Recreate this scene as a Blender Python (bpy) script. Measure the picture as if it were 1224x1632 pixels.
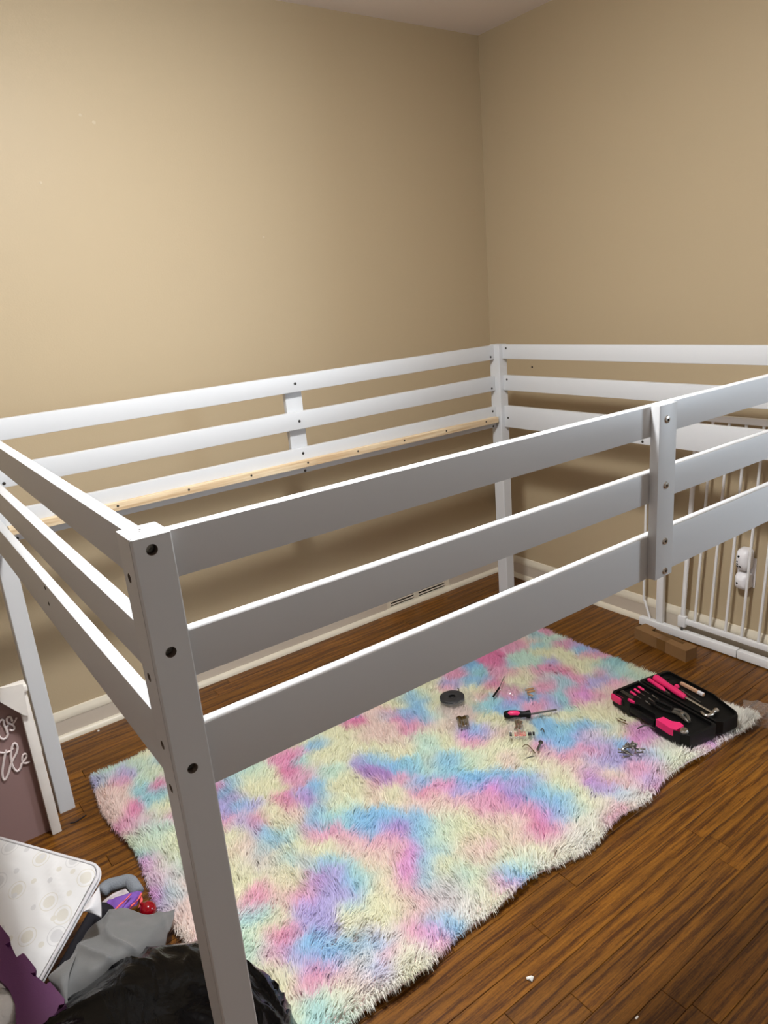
import bpy, bmesh, math, random
import numpy as np
from mathutils import Vector, Matrix, noise
random.seed(7); RNG = np.random.default_rng(7)
for o in list(bpy.data.objects): bpy.data.objects.remove(o, do_unlink=True)
S = bpy.context.scene
COLL = S.collection

# ------------------------------------------------------------------ camera
CPOS, CROT, FPX = ([-0.19844, -0.75837, 1.41212], [[0.802093, 0.234451, -0.549254], [-0.591487, 0.184981, -0.784809], [-0.082398, 0.954366, 0.287046]], 1150.554)
cd = bpy.data.cameras.new('camera'); cam = bpy.data.objects.new('camera', cd); COLL.objects.link(cam)
cd.sensor_fit = 'VERTICAL'; cd.sensor_height = 36.0; cd.sensor_width = 27.0; cd.lens = 36.0*FPX/1632.0
cd.clip_start = 0.02; cd.clip_end = 50
cam.matrix_world = Matrix.Translation(CPOS) @ Matrix(CROT).to_4x4()
S.camera = cam
# ------------------------------------------------------------------ world, lights, exposure
wd = bpy.data.worlds.new('world'); S.world = wd; wd.use_nodes = True
wd.node_tree.nodes['Background'].inputs[0].default_value = (0.5, 0.55, 0.6, 1)
wd.node_tree.nodes['Background'].inputs[1].default_value = 0.05
S.view_settings.view_transform = 'Standard'; S.view_settings.look = 'None'
S.view_settings.exposure = 0.0; S.view_settings.gamma = 1.0; S.view_settings.use_curve_mapping = False

def lamp(name, kind, loc, power, col, size, target=None, size_y=None):
    l = bpy.data.lights.new(name, kind); o = bpy.data.objects.new(name, l); COLL.objects.link(o)
    o.location = loc; l.energy = power; l.color = col
    if kind == 'POINT': l.shadow_soft_size = size
    else:
        l.size = size
        if size_y: l.shape = 'RECTANGLE'; l.size_y = size_y
    if target: o.rotation_euler = (Vector(target)-Vector(loc)).to_track_quat('-Z', 'Y').to_euler()
    return o
lamp('ceiling_lamp', 'POINT', (0.47, 0.29, 2.25), 36.5, (0.965, 0.985, 1.0), 0.08)
lamp('ceiling_lamp_diffuser', 'AREA', (0.47, 0.29, 2.38), 39, (0.965, 0.985, 1.0), 0.20, (0.47, 0.29, 0.0)).data.shape = 'DISK'
lamp('cool_side_fill', 'AREA', (3.25, -1.95, 1.5), 84.0, (0.76, 0.88, 1.0), 0.9, (1.2, 0.0, 0.9), 1.0)  # cool fill, added to brighten the right end of the front rails

# ------------------------------------------------------------------ helpers
def srgb(r, g, b):
    f = lambda c: (c/12.92 if c <= 0.04045 else ((c+0.055)/1.055)**2.4)
    return (f(r/255), f(g/255), f(b/255), 1)

def mat(name, col, rough=0.5, metal=0.0, bump=0.0, bscale=80.0, var=0.0, vscale=4.0, spec=0.5, sheen=0.0):
    m = bpy.data.materials.new(name); m.use_nodes = True; nt = m.node_tree; b = nt.nodes['Principled BSDF']
    c = col if len(col) == 4 else tuple(col)+(1,)
    b.inputs['Base Color'].default_value = c; b.inputs['Roughness'].default_value = rough; b.inputs['Metallic'].default_value = metal
    b.inputs['Specular IOR Level'].default_value = spec
    if sheen: b.inputs['Sheen Weight'].default_value = sheen
    tc = nt.nodes.new('ShaderNodeTexCoord')
    if var:
        n = nt.nodes.new('ShaderNodeTexNoise'); n.inputs['Scale'].default_value = vscale; n.inputs['Detail'].default_value = 4
        nt.links.new(tc.outputs['Object'], n.inputs['Vector'])
        r = nt.nodes.new('ShaderNodeValToRGB')
        r.color_ramp.elements[0].position = 0.3; r.color_ramp.elements[1].position = 0.7
        r.color_ramp.elements[0].color = tuple(x*(1-var) for x in c[:3])+(1,); r.color_ramp.elements[1].color = tuple(min(1, x*(1+var)) for x in c[:3])+(1,)
        nt.links.new(n.outputs[0], r.inputs[0]); nt.links.new(r.outputs[0], b.inputs['Base Color'])
    if bump:
        n = nt.nodes.new('ShaderNodeTexNoise'); n.inputs['Scale'].default_value = bscale; n.inputs['Detail'].default_value = 5
        nt.links.new(tc.outputs['Object'], n.inputs['Vector'])
        bp = nt.nodes.new('ShaderNodeBump'); bp.inputs['Strength'].default_value = bump; bp.inputs['Distance'].default_value = 0.004
        nt.links.new(n.outputs[0], bp.inputs['Height']); nt.links.new(bp.outputs[0], b.inputs['Normal'])
    return m

class MB:
    def __init__(s): s.bm = bmesh.new()
    def box(s, lo, hi, bev=0.0, rot=None, seg=2):
        lo = Vector(lo); hi = Vector(hi); c = (lo+hi)/2; d = hi-lo
        r = bmesh.ops.create_cube(s.bm, size=1.0)
        vs = r['verts']
        for v in vs: v.co = Vector((v.co.x*d.x, v.co.y*d.y, v.co.z*d.z))
        if bev > 0:
            es = list({e for v in vs for e in v.link_edges})
            rr = bmesh.ops.bevel(s.bm, geom=es, offset=bev, segments=seg, profile=0.6, affect='EDGES')
            vs = list({v for f in rr['faces'] for v in f.verts} | {v for v in vs if v.is_valid})
        for v in vs:
            p = v.co
            if rot is not None: p = rot @ p
            v.co = p + c
        return s
    def cyl(s, p0, p1, r0, r1=None, n=16, cap=True):
        return s.tube([p0, p1], [r0, r0 if r1 is None else r1], n, cap)
    def tube(s, path, r, n=10, cap=True):
        P = [Vector(p) for p in path]; k = len(P)
        R = r if isinstance(r, (list, tuple)) else [r]*k
        rings = []; up = None
        for i in range(k):
            t = (P[min(i+1, k-1)]-P[max(i-1, 0)])
            if t.length < 1e-9: t = Vector((0, 0, 1))
            t.normalize()
            if up is None: up = Vector((0, 0, 1)) if abs(t.z) < 0.9 else Vector((1, 0, 0))
            a = t.cross(up)
            if a.length < 1e-6: a = t.cross(Vector((0, 1, 0)))
            a.normalize(); b = a.cross(t).normalized(); up = b
            rings.append([s.bm.verts.new(P[i]+(a*math.cos(2*math.pi*j/n)+b*math.sin(2*math.pi*j/n))*R[i]) for j in range(n)])
        for i in range(k-1):
            for j in range(n):
                s.bm.faces.new((rings[i][j], rings[i][(j+1) % n], rings[i+1][(j+1) % n], rings[i+1][j]))
        if cap:
            s.bm.faces.new(rings[0][::-1]); s.bm.faces.new(rings[-1])
        return s
    def lathe(s, prof, c=(0, 0, 0), axis=(0, 0, 1), n=24):
        # prof: list of (r, h); axis direction of h
        ax = Vector(axis).normalized(); q = Vector((0, 0, 1)).rotation_difference(ax); c = Vector(c)
        rings = []
        for r, h in prof:
            if r < 1e-6: rings.append([s.bm.verts.new(c+q @ Vector((0, 0, h)))])
            else: rings.append([s.bm.verts.new(c+q @ Vector((r*math.cos(2*math.pi*j/n), r*math.sin(2*math.pi*j/n), h))) for j in range(n)])
        for A, B in zip(rings, rings[1:]):
            for j in range(n):
                a = [A[j % len(A)], A[(j+1) % len(A)], B[(j+1) % len(B)], B[j % len(B)]]
                u = []
                for v in a:
                    if v not in u: u.append(v)
                if len(u) > 2: s.bm.faces.new(u)
        return s
    def prism(s, poly, vec):
        # poly: 3D points of one planar face; extruded along vec
        v = Vector(vec); A = [s.bm.verts.new(Vector(p)) for p in poly]; B = [s.bm.verts.new(Vector(p)+v) for p in poly]
        s.bm.faces.new(A); s.bm.faces.new(B[::-1]); k = len(A)
        for i in range(k): s.bm.faces.new((A[i], B[i], B[(i+1) % k], A[(i+1) % k]))
        bmesh.ops.triangulate(s.bm, faces=[f for f in s.bm.faces if len(f.verts) > 4 and A[0] in f.verts or B[0] in f.verts and len(f.verts) > 4])
        return s
    def grid(s, G, thick=0.0, close_u=False):
        # G: rows of 3D points; optional thickness downwards
        nr = len(G); nc = len(G[0])
        top = [[s.bm.verts.new(Vector(p)) for p in row] for row in G]
        fs = []
        for i in range(nr-1):
            for j in range(nc if close_u else nc-1):
                fs.append(s.bm.faces.new((top[i][j], top[i][(j+1) % nc], top[i+1][(j+1) % nc], top[i+1][j])))
        if thick:
            s.bm.normal_update()
            off = [[v.normal.copy() for v in row] for row in top]
            sg = -1 if sum(n.z for r in off for n in r) > 0 else 1
            bot = [[s.bm.verts.new(top[i][j].co+off[i][j]*sg*thick) for j in range(nc)] for i in range(nr)]
            for i in range(nr-1):
                for j in range(nc-1):
                    s.bm.faces.new((bot[i][j], bot[i+1][j], bot[i+1][j+1], bot[i][j+1]))
            for i in range(nr-1):
                for j in (0, nc-1): s.bm.faces.new((top[i][j], top[i+1][j], bot[i+1][j], bot[i][j]))
            for j in range(nc-1):
                for i in (0, nr-1): s.bm.faces.new((top[i][j], top[i][j+1], bot[i][j+1], bot[i][j]))
        return s

ORG = {}
def make(name, mb, m, parent=None, smooth=True, angle=40):
    bm = mb.bm
    bmesh.ops.recalc_face_normals(bm, faces=bm.faces[:])
    me = bpy.data.meshes.new(name); bm.normal_update()
    if parent is None:
        xs = [v.co for v in bm.verts]
        o3 = Vector(((min(v.x for v in xs)+max(v.x for v in xs))/2, (min(v.y for v in xs)+max(v.y for v in xs))/2, min(v.z for v in xs)))
    else: o3 = ORG[parent.name]
    bmesh.ops.translate(bm, verts=bm.verts[:], vec=-o3)
    bm.to_mesh(me); bm.free()
    o = bpy.data.objects.new(name, me); COLL.objects.link(o)
    if m: me.materials.append(m)
    if smooth:
        for p in me.polygons: p.use_smooth = True
        try: me.set_sharp_from_angle(angle=math.radians(angle))
        except Exception: pass
    if parent is None: o.location = o3; 
    else: o.parent = parent
    ORG[o.name] = o3
    return o
def tag(o, label, cat, group=None, kind=None):
    if label: o['label'] = label
    if cat: o['category'] = cat
    if group: o['group'] = group
    if kind: o['kind'] = kind
    return o
def thing(name, loc, label, cat, group=None):
    o = bpy.data.objects.new(name, None); COLL.objects.link(o); o.location = loc; o.empty_display_size = 0.05
    ORG[o.name] = Vector(loc)
    return tag(o, label, cat, group)
def struct(name, mb, m, **k):
    o = make(name, mb, m, None, **k); o['kind'] = 'structure'; return o
def sub(parent, name, mb, m, label=None, **k):
    o = make(name, mb, m, parent, **k)
    if label: o['label'] = label
    return o
def copy_tree(o, parent=None):
    c = o.copy(); COLL.objects.link(c)
    if parent: c.parent = parent
    for ch in list(o.children): copy_tree(ch, c)
    return c
def cr(p, t):
    # Catmull-Rom through list of Vectors, t in [0, n-1]
    n = len(p); i = min(int(t), n-2); f = t-i
    a = p[max(i-1, 0)]; b = p[i]; c = p[i+1]; d = p[min(i+2, n-1)]
    return 0.5*((2*b)+(c-a)*f+(2*a-5*b+4*c-d)*f*f+(3*b-a-3*c+d)*f*f*f)
def surf(ctrl, nu, nv):
    rows = [[Vector(p) for p in r] for r in ctrl]
    fine = [[cr(r, j*(len(r)-1)/(nu-1)) for j in range(nu)] for r in rows]
    out = []
    for i in range(nv):
        t = i*(len(rows)-1)/(nv-1)
        out.append([cr([fine[k][j] for k in range(len(rows))], t) for j in range(nu)])
    return out
def spath(pts, n=6):
    P = [Vector(p) for p in pts]; k = (len(P)-1)*n
    return [cr(P, i/n) for i in range(k+1)]
def wrinkle(G, amp, sc, seed=0, fold=0.0, fdir=(1, 0), fsc=30):
    for row in G:
        for p in row:
            q = p*sc+Vector((seed, seed*1.7, 0))
            h = noise.noise(q)*amp+noise.noise(q*2.3)*amp*0.45
            if fold:
                w = (p.x*fdir[0]+p.y*fdir[1])*fsc+noise.noise(p*7+Vector((seed, 0, 0)))*2.5
                h += fold*(1-abs(math.sin(w)))**2
            p.z += h
    return G

# ------------------------------------------------------------------ materials
def wall_mat():
    m = mat('tan_wall_paint', srgb(180, 162, 132), rough=0.42, bump=0.08, bscale=180, spec=0.2)
    nt = m.node_tree; b = nt.nodes['Principled BSDF']
    n = nt.nodes.new('ShaderNodeTexNoise'); n.inputs['Scale'].default_value = 2.0; n.inputs['Detail'].default_value = 3
    tc = nt.nodes.new('ShaderNodeTexCoord'); nt.links.new(tc.outputs['Object'], n.inputs['Vector'])
    r = nt.nodes.new('ShaderNodeMapRange'); r.inputs['To Min'].default_value = 0.42; r.inputs['To Max'].default_value = 0.52
    nt.links.new(n.outputs[0], r.inputs['Value']); nt.links.new(r.outputs[0], b.inputs['Roughness'])
    return m
M = {}
M['wall'] = wall_mat()
M['ceil'] = mat('ceiling_paint', srgb(238, 230, 226), rough=0.9, bump=0.15, bscale=120)
M['trim'] = mat('cream_trim_paint', srgb(214, 205, 186), rough=0.4, var=0.04, vscale=8)
M['bed'] = mat('white_bed_paint', srgb(198, 199, 200), rough=0.42, bump=0.03, bscale=60)
M['pine'] = mat('raw_pine', srgb(226, 196, 152), rough=0.6)
M['dark'] = mat('dark_metal', srgb(60, 56, 52), rough=0.45, metal=0.6)
M['hole'] = mat('drilled_wood_shade', srgb(120, 106, 94), rough=0.8)  # raw wood, toned darker for the shade inside the bolt holes
M['black'] = mat('black_hole', srgb(18, 16, 15), rough=0.8)
M['steel'] = mat('bright_steel', srgb(205, 202, 196), rough=0.25, metal=1.0)
M['steeldark'] = mat('grey_steel', srgb(120, 118, 112), rough=0.35, metal=0.9)
M['bronze'] = mat('bronze_bolt', srgb(122, 100, 62), rough=0.35, metal=0.8)
M['plastic_black'] = mat('black_plastic', srgb(8, 8, 8), rough=0.5, bump=0.05, bscale=300, spec=0.22)
M['pink'] = mat('pink_plastic', srgb(214, 36, 98), rough=0.4)
M['gate'] = mat('white_gate_enamel', srgb(232, 232, 232), rough=0.35)
M['white_plastic'] = mat('white_plastic', srgb(232, 230, 232), rough=0.35)
M['card'] = mat('brown_cardboard', srgb(126, 92, 54), rough=0.85, var=0.06, vscale=30)
M['tape'] = mat('brown_packing_tape', srgb(112, 80, 44), rough=0.3)
M['grey_cloth'] = mat('grey_fabric', srgb(100, 100, 99), rough=0.75, bump=0.1, bscale=400, sheen=0.3)
M['grey_fleece'] = mat('grey_fleece', srgb(125, 130, 136), rough=0.9, bump=0.5, bscale=300)
M['purple_cloth'] = mat('purple_fabric', srgb(120, 78, 170), rough=0.7, bump=0.2, bscale=300)
M['plum'] = mat('blackened_plum_fabric', srgb(10, 6, 16), rough=0.85)  # plum taken near black for the shade under the mattress edge
M['coral'] = mat('coral_trim', srgb(235, 95, 95), rough=0.6)
M['red'] = mat('red_glossy_plastic', srgb(128, 4, 18), rough=0.12)
M['foam'] = mat('purple_foam', srgb(78, 22, 72), rough=0.6, bump=0.12, bscale=500)
M['plush'] = mat('white_fleece', srgb(190, 184, 178), rough=0.95, bump=0.8, bscale=120)
M['mauve'] = mat('mauve_panel', srgb(142, 114, 110), rough=0.55)
M['sign_white'] = mat('white_sign_wood', srgb(226, 220, 212), rough=0.5, var=0.05, vscale=20)
M['letter'] = mat('pale_letter_wood', srgb(226, 212, 208), rough=0.5)
M['lint'] = mat('lint', srgb(220, 216, 210), rough=0.95)
M['paper'] = mat('paper', srgb(228, 220, 212), rough=0.8)
M['red_print'] = mat('red_print', srgb(210, 70, 70), rough=0.7)
M['dowel'] = mat('brown_dowel_wood', srgb(150, 108, 66), rough=0.6)
M['tan'] = mat('tan_level_plastic', srgb(190, 150, 120), rough=0.4)

def wood_floor():
    m = bpy.data.materials.new('oak_floor_boards'); m.use_nodes = True; nt = m.node_tree; N = nt.nodes; L = nt.links; b = N['Principled BSDF']
    tc = N.new('ShaderNodeTexCoord'); oi = N.new('ShaderNodeObjectInfo')
    mp = N.new('ShaderNodeVectorMath'); mp.operation = 'MULTIPLY_ADD'
    cmb = N.new('ShaderNodeCombineXYZ')
    for k, f in enumerate((37.0, 91.0, 53.0)):
        mm = N.new('ShaderNodeMath'); mm.operation = 'MULTIPLY'; mm.inputs[1].default_value = f; L.new(oi.outputs['Random'], mm.inputs[0]); L.new(mm.outputs[0], cmb.inputs[k])
    mp.inputs[1].default_value = (1, 1, 1); L.new(tc.outputs['Object'], mp.inputs[0]); L.new(cmb.outputs[0], mp.inputs[2])
    def stretch(v):
        s = N.new('ShaderNodeVectorMath'); s.operation = 'MULTIPLY'; s.inputs[1].default_value = v; L.new(mp.outputs[0], s.inputs[0]); return s.outputs[0]
    wv = N.new('ShaderNodeTexWave'); wv.wave_type = 'BANDS'; wv.bands_direction = 'Y'; wv.inputs['Scale'].default_value = 11
    wv.inputs['Distortion'].default_value = 9.0; wv.inputs['Detail'].default_value = 4; wv.inputs['Detail Scale'].default_value = 1.8; wv.inputs['Detail Roughness'].default_value = 0.65
    L.new(stretch((0.10, 1.0, 1.0)), wv.inputs['Vector'])
    fn = N.new('ShaderNodeTexNoise'); fn.inputs['Scale'].default_value = 1.0; fn.inputs['Detail'].default_value = 6; fn.inputs['Roughness'].default_value = 0.65; L.new(stretch((7, 230, 60)), fn.inputs['Vector'])
    gr = N.new('ShaderNodeTexNoise'); gr.inputs['Scale'].default_value = 1.0; gr.inputs['Detail'].default_value = 3; L.new(stretch((120, 420, 100)), gr.inputs['Vector'])
    f2 = N.new('ShaderNodeMath'); f2.operation = 'MULTIPLY_ADD'; L.new(wv.outputs['Fac'], f2.inputs[0]); f2.inputs[1].default_value = 0.20; L.new(fn.outputs[0], f2.inputs[2])
    fine = N.new('ShaderNodeMath'); fine.operation = 'MULTIPLY_ADD'; L.new(gr.outputs[0], fine.inputs[0]); fine.inputs[1].default_value = 0.35; L.new(f2.outputs[0], fine.inputs[2])
    big = N.new('ShaderNodeTexNoise'); big.inputs['Scale'].default_value = 1.0; big.inputs['Detail'].default_value = 3; L.new(stretch((4, 14, 5)), big.inputs['Vector'])
    a = fine
    rp = N.new('ShaderNodeValToRGB'); e = rp.color_ramp.elements
    e[0].position = 0.28; e[0].color = srgb(66, 34, 4); e[1].position = 1.25 if False else 1.0; e[1].color = srgb(134, 86, 22)
    x = e.new(0.58); x.color = srgb(106, 64, 12)
    mr = N.new('ShaderNodeMapRange'); mr.inputs['From Min'].default_value = 0.44; mr.inputs['From Max'].default_value = 1.06; L.new(a.outputs[0], mr.inputs['Value'])
    L.new(mr.outputs[0], rp.inputs[0])
    hs = N.new('ShaderNodeHueSaturation'); L.new(rp.outputs[0], hs.inputs['Color'])
    v1 = N.new('ShaderNodeMapRange'); v1.inputs['To Min'].default_value = 0.82; v1.inputs['To Max'].default_value = 1.15; L.new(oi.outputs['Random'], v1.inputs['Value'])
    v2 = N.new('ShaderNodeMapRange'); v2.inputs['From Min'].default_value = 0.3; v2.inputs['From Max'].default_value = 0.7; v2.inputs['To Min'].default_value = 0.82; v2.inputs['To Max'].default_value = 1.15; L.new(big.outputs[0], v2.inputs['Value'])
    vm = N.new('ShaderNodeMath'); vm.operation = 'MULTIPLY'; L.new(v1.outputs[0], vm.inputs[0]); L.new(v2.outputs[0], vm.inputs[1]); L.new(vm.outputs[0], hs.inputs['Value'])
    L.new(hs.outputs[0], b.inputs['Base Color'])
    b.inputs['Roughness'].default_value = 0.38; b.inputs['Specular IOR Level'].default_value = 0.4
    bp = N.new('ShaderNodeBump'); bp.inputs['Strength'].default_value = 0.12; bp.inputs['Distance'].default_value = 0.002; L.new(a.outputs[0], bp.inputs['Height']); L.new(bp.outputs[0], b.inputs['Normal'])
    return m
M['wood'] = wood_floor()

def pine_grain():
    m = M['pine']; nt = m.node_tree; N = nt.nodes; L = nt.links; b = N['Principled BSDF']
    tc = N.new('ShaderNodeTexCoord'); mp = N.new('ShaderNodeMapping'); mp.inputs['Scale'].default_value = (2.5, 60, 60); L.new(tc.outputs['Object'], mp.inputs[0])
    n = N.new('ShaderNodeTexNoise'); n.inputs['Scale'].default_value = 1.6; n.inputs['Detail'].default_value = 4; L.new(mp.outputs[0], n.inputs['Vector'])
    r = N.new('ShaderNodeValToRGB'); r.color_ramp.elements[0].position = 0.35; r.color_ramp.elements[1].position = 0.65
    r.color_ramp.elements[0].color = srgb(190, 160, 122); r.color_ramp.elements[1].color = srgb(222, 202, 168)
    L.new(n.outputs[0], r.inputs[0]); L.new(r.outputs[0], b.inputs['Base Color'])
pine_grain()

def clear_plastic():
    m = bpy.data.materials.new('clear_plastic_film'); m.use_nodes = True; nt = m.node_tree; N = nt.nodes; L = nt.links; b = N['Principled BSDF']
    b.inputs['Base Color'].default_value = (0.9, 0.9, 0.9, 1); b.inputs['Roughness'].default_value = 0.12; b.inputs['Specular IOR Level'].default_value = 0.8
    t = N.new('ShaderNodeBsdfTransparent'); mx = N.new('ShaderNodeMixShader'); fr = N.new('ShaderNodeLayerWeight'); fr.inputs[0].default_value = 0.25
    a = N.new('ShaderNodeMath'); a.operation = 'MULTIPLY_ADD'; a.inputs[1].default_value = 0.5; a.inputs[2].default_value = 0.12; L.new(fr.outputs['Facing'], a.inputs[0])
    g = N.new('ShaderNodeBsdfGlossy'); g.inputs['Roughness'].default_value = 0.10; mx2 = N.new('ShaderNodeMixShader'); mx2.inputs[0].default_value = 0.75
    L.new(b.outputs[0], mx2.inputs[1]); L.new(g.outputs[0], mx2.inputs[2])
    tc = N.new('ShaderNodeTexCoord'); nz = N.new('ShaderNodeTexNoise'); nz.inputs['Scale'].default_value = 55; nz.inputs['Detail'].default_value = 2; nz.inputs['Distortion'].default_value = 1.5
    L.new(tc.outputs['Object'], nz.inputs['Vector']); bp = N.new('ShaderNodeBump'); bp.inputs['Strength'].default_value = 0.9; bp.inputs['Distance'].default_value = 0.008
    L.new(nz.outputs[0], bp.inputs['Height']); L.new(bp.outputs[0], g.inputs['Normal'])
    L.new(a.outputs[0], mx.inputs[0]); L.new(t.outputs[0], mx.inputs[1]); L.new(mx2.outputs[0], mx.inputs[2]); L.new(mx.outputs[0], N['Material Output'].inputs[0])
    return m
M['film'] = clear_plastic()
def bag_mat():
    m = mat('black_bin_liner', srgb(4, 4, 5), rough=0.12, spec=0.12)
    nt = m.node_tree; N = nt.nodes; L = nt.links; b = N['Principled BSDF']; tc = N.new('ShaderNodeTexCoord')
    mp = N.new('ShaderNodeMapping'); mp.inputs['Scale'].default_value = (1, 0.35, 1); mp.inputs['Rotation'].default_value = (0, 0, 0.5); L.new(tc.outputs['Object'], mp.inputs[0])
    n = N.new('ShaderNodeTexNoise'); n.inputs['Scale'].default_value = 22; n.inputs['Detail'].default_value = 4; n.inputs['Roughness'].default_value = 0.5; n.inputs['Distortion'].default_value = 2.0; L.new(mp.outputs[0], n.inputs['Vector'])
    bp = N.new('ShaderNodeBump'); bp.inputs['Strength'].default_value = 0.35; bp.inputs['Distance'].default_value = 0.008
    L.new(n.outputs[0], bp.inputs['Height']); L.new(bp.outputs[0], b.inputs['Normal'])
    return m
M['bag'] = bag_mat()
def dots_mat():
    m = mat('mattress_dot_print', srgb(226, 225, 224), rough=0.6)
    nt = m.node_tree; N = nt.nodes; L = nt.links; b = N['Principled BSDF']; tc = N.new('ShaderNodeTexCoord')
    def cells(scale, r0, ring, off):
        v = N.new('ShaderNodeTexVoronoi'); v.voronoi_dimensions = '2D'; v.inputs['Scale'].default_value = scale; v.inputs['Randomness'].default_value = 0.55
        mp = N.new('ShaderNodeMapping'); mp.inputs['Location'].default_value = off; L.new(tc.outputs['UV'], mp.inputs[0]); L.new(mp.outputs[0], v.inputs['Vector'])
        def lt(x):
            k = N.new('ShaderNodeMath'); k.operation = 'LESS_THAN'; k.inputs[1].default_value = x; L.new(v.outputs['Distance'], k.inputs[0]); return k.outputs[0]
        f = lt(r0)
        if ring:
            o = N.new('ShaderNodeMath'); o.operation = 'SUBTRACT'; L.new(lt(ring+0.025), o.inputs[0]); L.new(lt(ring), o.inputs[1])
            s = N.new('ShaderNodeMath'); s.operation = 'MAXIMUM'; L.new(f, s.inputs[0]); L.new(o.outputs[0], s.inputs[1]); f = s.outputs[0]
        rp = N.new('ShaderNodeValToRGB'); rp.color_ramp.interpolation = 'CONSTANT'
        rp.color_ramp.elements[0].color = srgb(200, 199, 199); rp.color_ramp.elements[1].position = 0.5; rp.color_ramp.elements[1].color = srgb(205, 201, 191)
        sp = N.new('ShaderNodeSeparateColor'); L.new(v.outputs['Color'], sp.inputs[0]); L.new(sp.outputs[0], rp.inputs[0])
        return f, rp.outputs[0]
    base = N.new('ShaderNodeRGB'); base.outputs[0].default_value = srgb(216, 215, 214); cur = base.outputs[0]
    for sc, r0, ring, off in ((13, 0.17, 0.24, (0, 0, 0)), (19.0, 0.12, 0, (0.31, 0.17, 0))):
        f, c = cells(sc, r0, ring, off)
        mx = N.new('ShaderNodeMix'); mx.data_type = 'RGBA'; L.new(f, mx.inputs[0]); L.new(cur, mx.inputs[6]); L.new(c, mx.inputs[7]); cur = mx.outputs[2]
    L.new(cur, b.inputs['Base Color'])
    return m
M['dots'] = dots_mat()
M['piping'] = mat('grey_white_piping', srgb(206, 204, 206), rough=0.6)

# ------------------------------------------------------------------ room shell
XW, YW, ZC = 2.280, 1.785, 2.43
XL, YF = -1.5, -1.9
fl = struct('floor', MB().box((XL-.1, YF-.1, -0.10), (XW+.1, YW+.1, -0.0125)), mat('subfloor', srgb(70, 42, 20), rough=0.6), smooth=False)
wb = struct('wall_back', MB().box((XL-.1, YW, -0.1), (XW+.1, YW+.1, ZC+.1)), M['wall'], smooth=False)
DY0, DY1, DZ = -1.28, -0.42, 2.05       # unseen opening, added so the cool fill misses the right back wall
wr = struct('wall_right', MB().box((XW, DY1, -0.1), (XW+.1, YW, ZC+.1)).box((XW, YF-.1, -0.1), (XW+.1, DY0, ZC+.1)).box((XW, DY0, DZ), (XW+.1, DY1, ZC+.1)), M['wall'], smooth=False)
struct('wall_added_hall', MB().box((4.2, -3.2, -.1), (4.3, 1.0, ZC)), M['wall'], smooth=False)  # unseen hall wall and floor, added behind the opening
struct('floor_added_hall', MB().box((XW+.1, -3.2, -.1), (4.2, 1.0, -.001)), mat('added_hall_floor', srgb(96, 60, 28), rough=.5), smooth=False)
wl = struct('wall_left', MB().box((XL-.1, YF-.1, -0.1), (XL, YW, ZC+.1)), mat('pale_wall_paint', srgb(186, 178, 172), rough=.6), smooth=False)  # unseen wall, kept pale for neutral bounce on the left rails
wf = struct('wall_front', MB().box((XL, YF-.1, -0.1), (XW, YF, ZC+.1)), mat('pale_bounce_paint', srgb(202, 197, 190), rough=.5), smooth=False)  # unseen wall, made pale so its bounce stays neutral
struct('ceiling', MB().box((XL, YF, ZC), (XW, YW, ZC+.1)), M['ceil'], smooth=False)
# oak strip boards, each a child of the floor
PW, GAP = 0.057, 0.0007
LEN = (0.28, 0.42, 0.56, 0.75, 0.95, 1.2)
PM = {}
for Lg in LEN:
    bm = bmesh.new(); hx, hy, t, c = Lg/2-GAP/2, PW/2-GAP/2, 0.012, 0.0012
    lo = [bm.verts.new((sx*hx, sy*hy, -t)) for sx, sy in ((-1, -1), (1, -1), (1, 1), (-1, 1))]
    mi = [bm.verts.new((sx*hx, sy*hy, -c)) for sx, sy in ((-1, -1), (1, -1), (1, 1), (-1, 1))]
    hi = [bm.verts.new((sx*(hx-c*.6), sy*(hy-c*.6), 0)) for sx, sy in ((-1, -1), (1, -1), (1, 1), (-1, 1))]
    for A, B in ((lo, mi), (mi, hi)):
        for i in range(4): bm.faces.new((A[i], A[(i+1) % 4], B[(i+1) % 4], B[i]))
    bm.faces.new(hi)
    me = bpy.data.meshes.new('plank'); bm.to_mesh(me); bm.free(); me.materials.append(M['wood']); PM[Lg] = me
y = 0.117+PW/2-PW*23
rr = random.Random(3)
while y < YW:
    x = -1.0-rr.random()*0.5
    if y < -0.75: ch = (1.2,)
    elif y > 0.3: ch = (0.75, 0.95, 1.2)
    else: ch = (0.42, 0.56, 0.75, 0.95)
    while x < XW:
        Lg = rr.choice(ch)
        o = bpy.data.objects.new('plank', PM[Lg]); COLL.objects.link(o); o.parent = fl
        o.location = Vector((x+Lg/2, y, rr.uniform(-0.0004, 0.0)))-ORG[fl.name]
        x += Lg
    y += PW
# baseboards: flat board, lighter bevelled cap, rounded shoe
def baseboard(name, a, b, n):
    a = Vector(a); b = Vector(b); n = Vector(n)
    mb = MB()
    prof = [(0, 0), (0.012, 0), (0.012, 0.074), (0.0, 0.074)]
    cap = [(0, 0.074), (0.0135, 0.074), (0.0145, 0.082), (0.012, 0.092), (0.006, 0.104), (0, 0.106)]
    shoe = [(0.012, 0)]+[(0.012+0.016*math.cos(t), 0.020*math.sin(t)) for t in [i*math.pi/12 for i in range(7)]]
    main = mb.prism([a+n*p+Vector((0, 0, z)) for p, z in prof], b-a)
    o = struct(name, main, M['trim_face'], smooth=False)
    sub(o, 'cap_moulding', MB().prism([a+n*p+Vector((0, 0, z)) for p, z in cap], b-a), M['trim'], angle=25)
    sub(o, 'shoe_moulding', MB().prism([a+n*p+Vector((0, 0, z)) for p, z in shoe], b-a), M['trim'], angle=25)
    return o
M['trim_face'] = mat('baseboard_face_paint', srgb(196, 184, 168), rough=0.45)
VX0, VX1 = 1.545, 1.93
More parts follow.
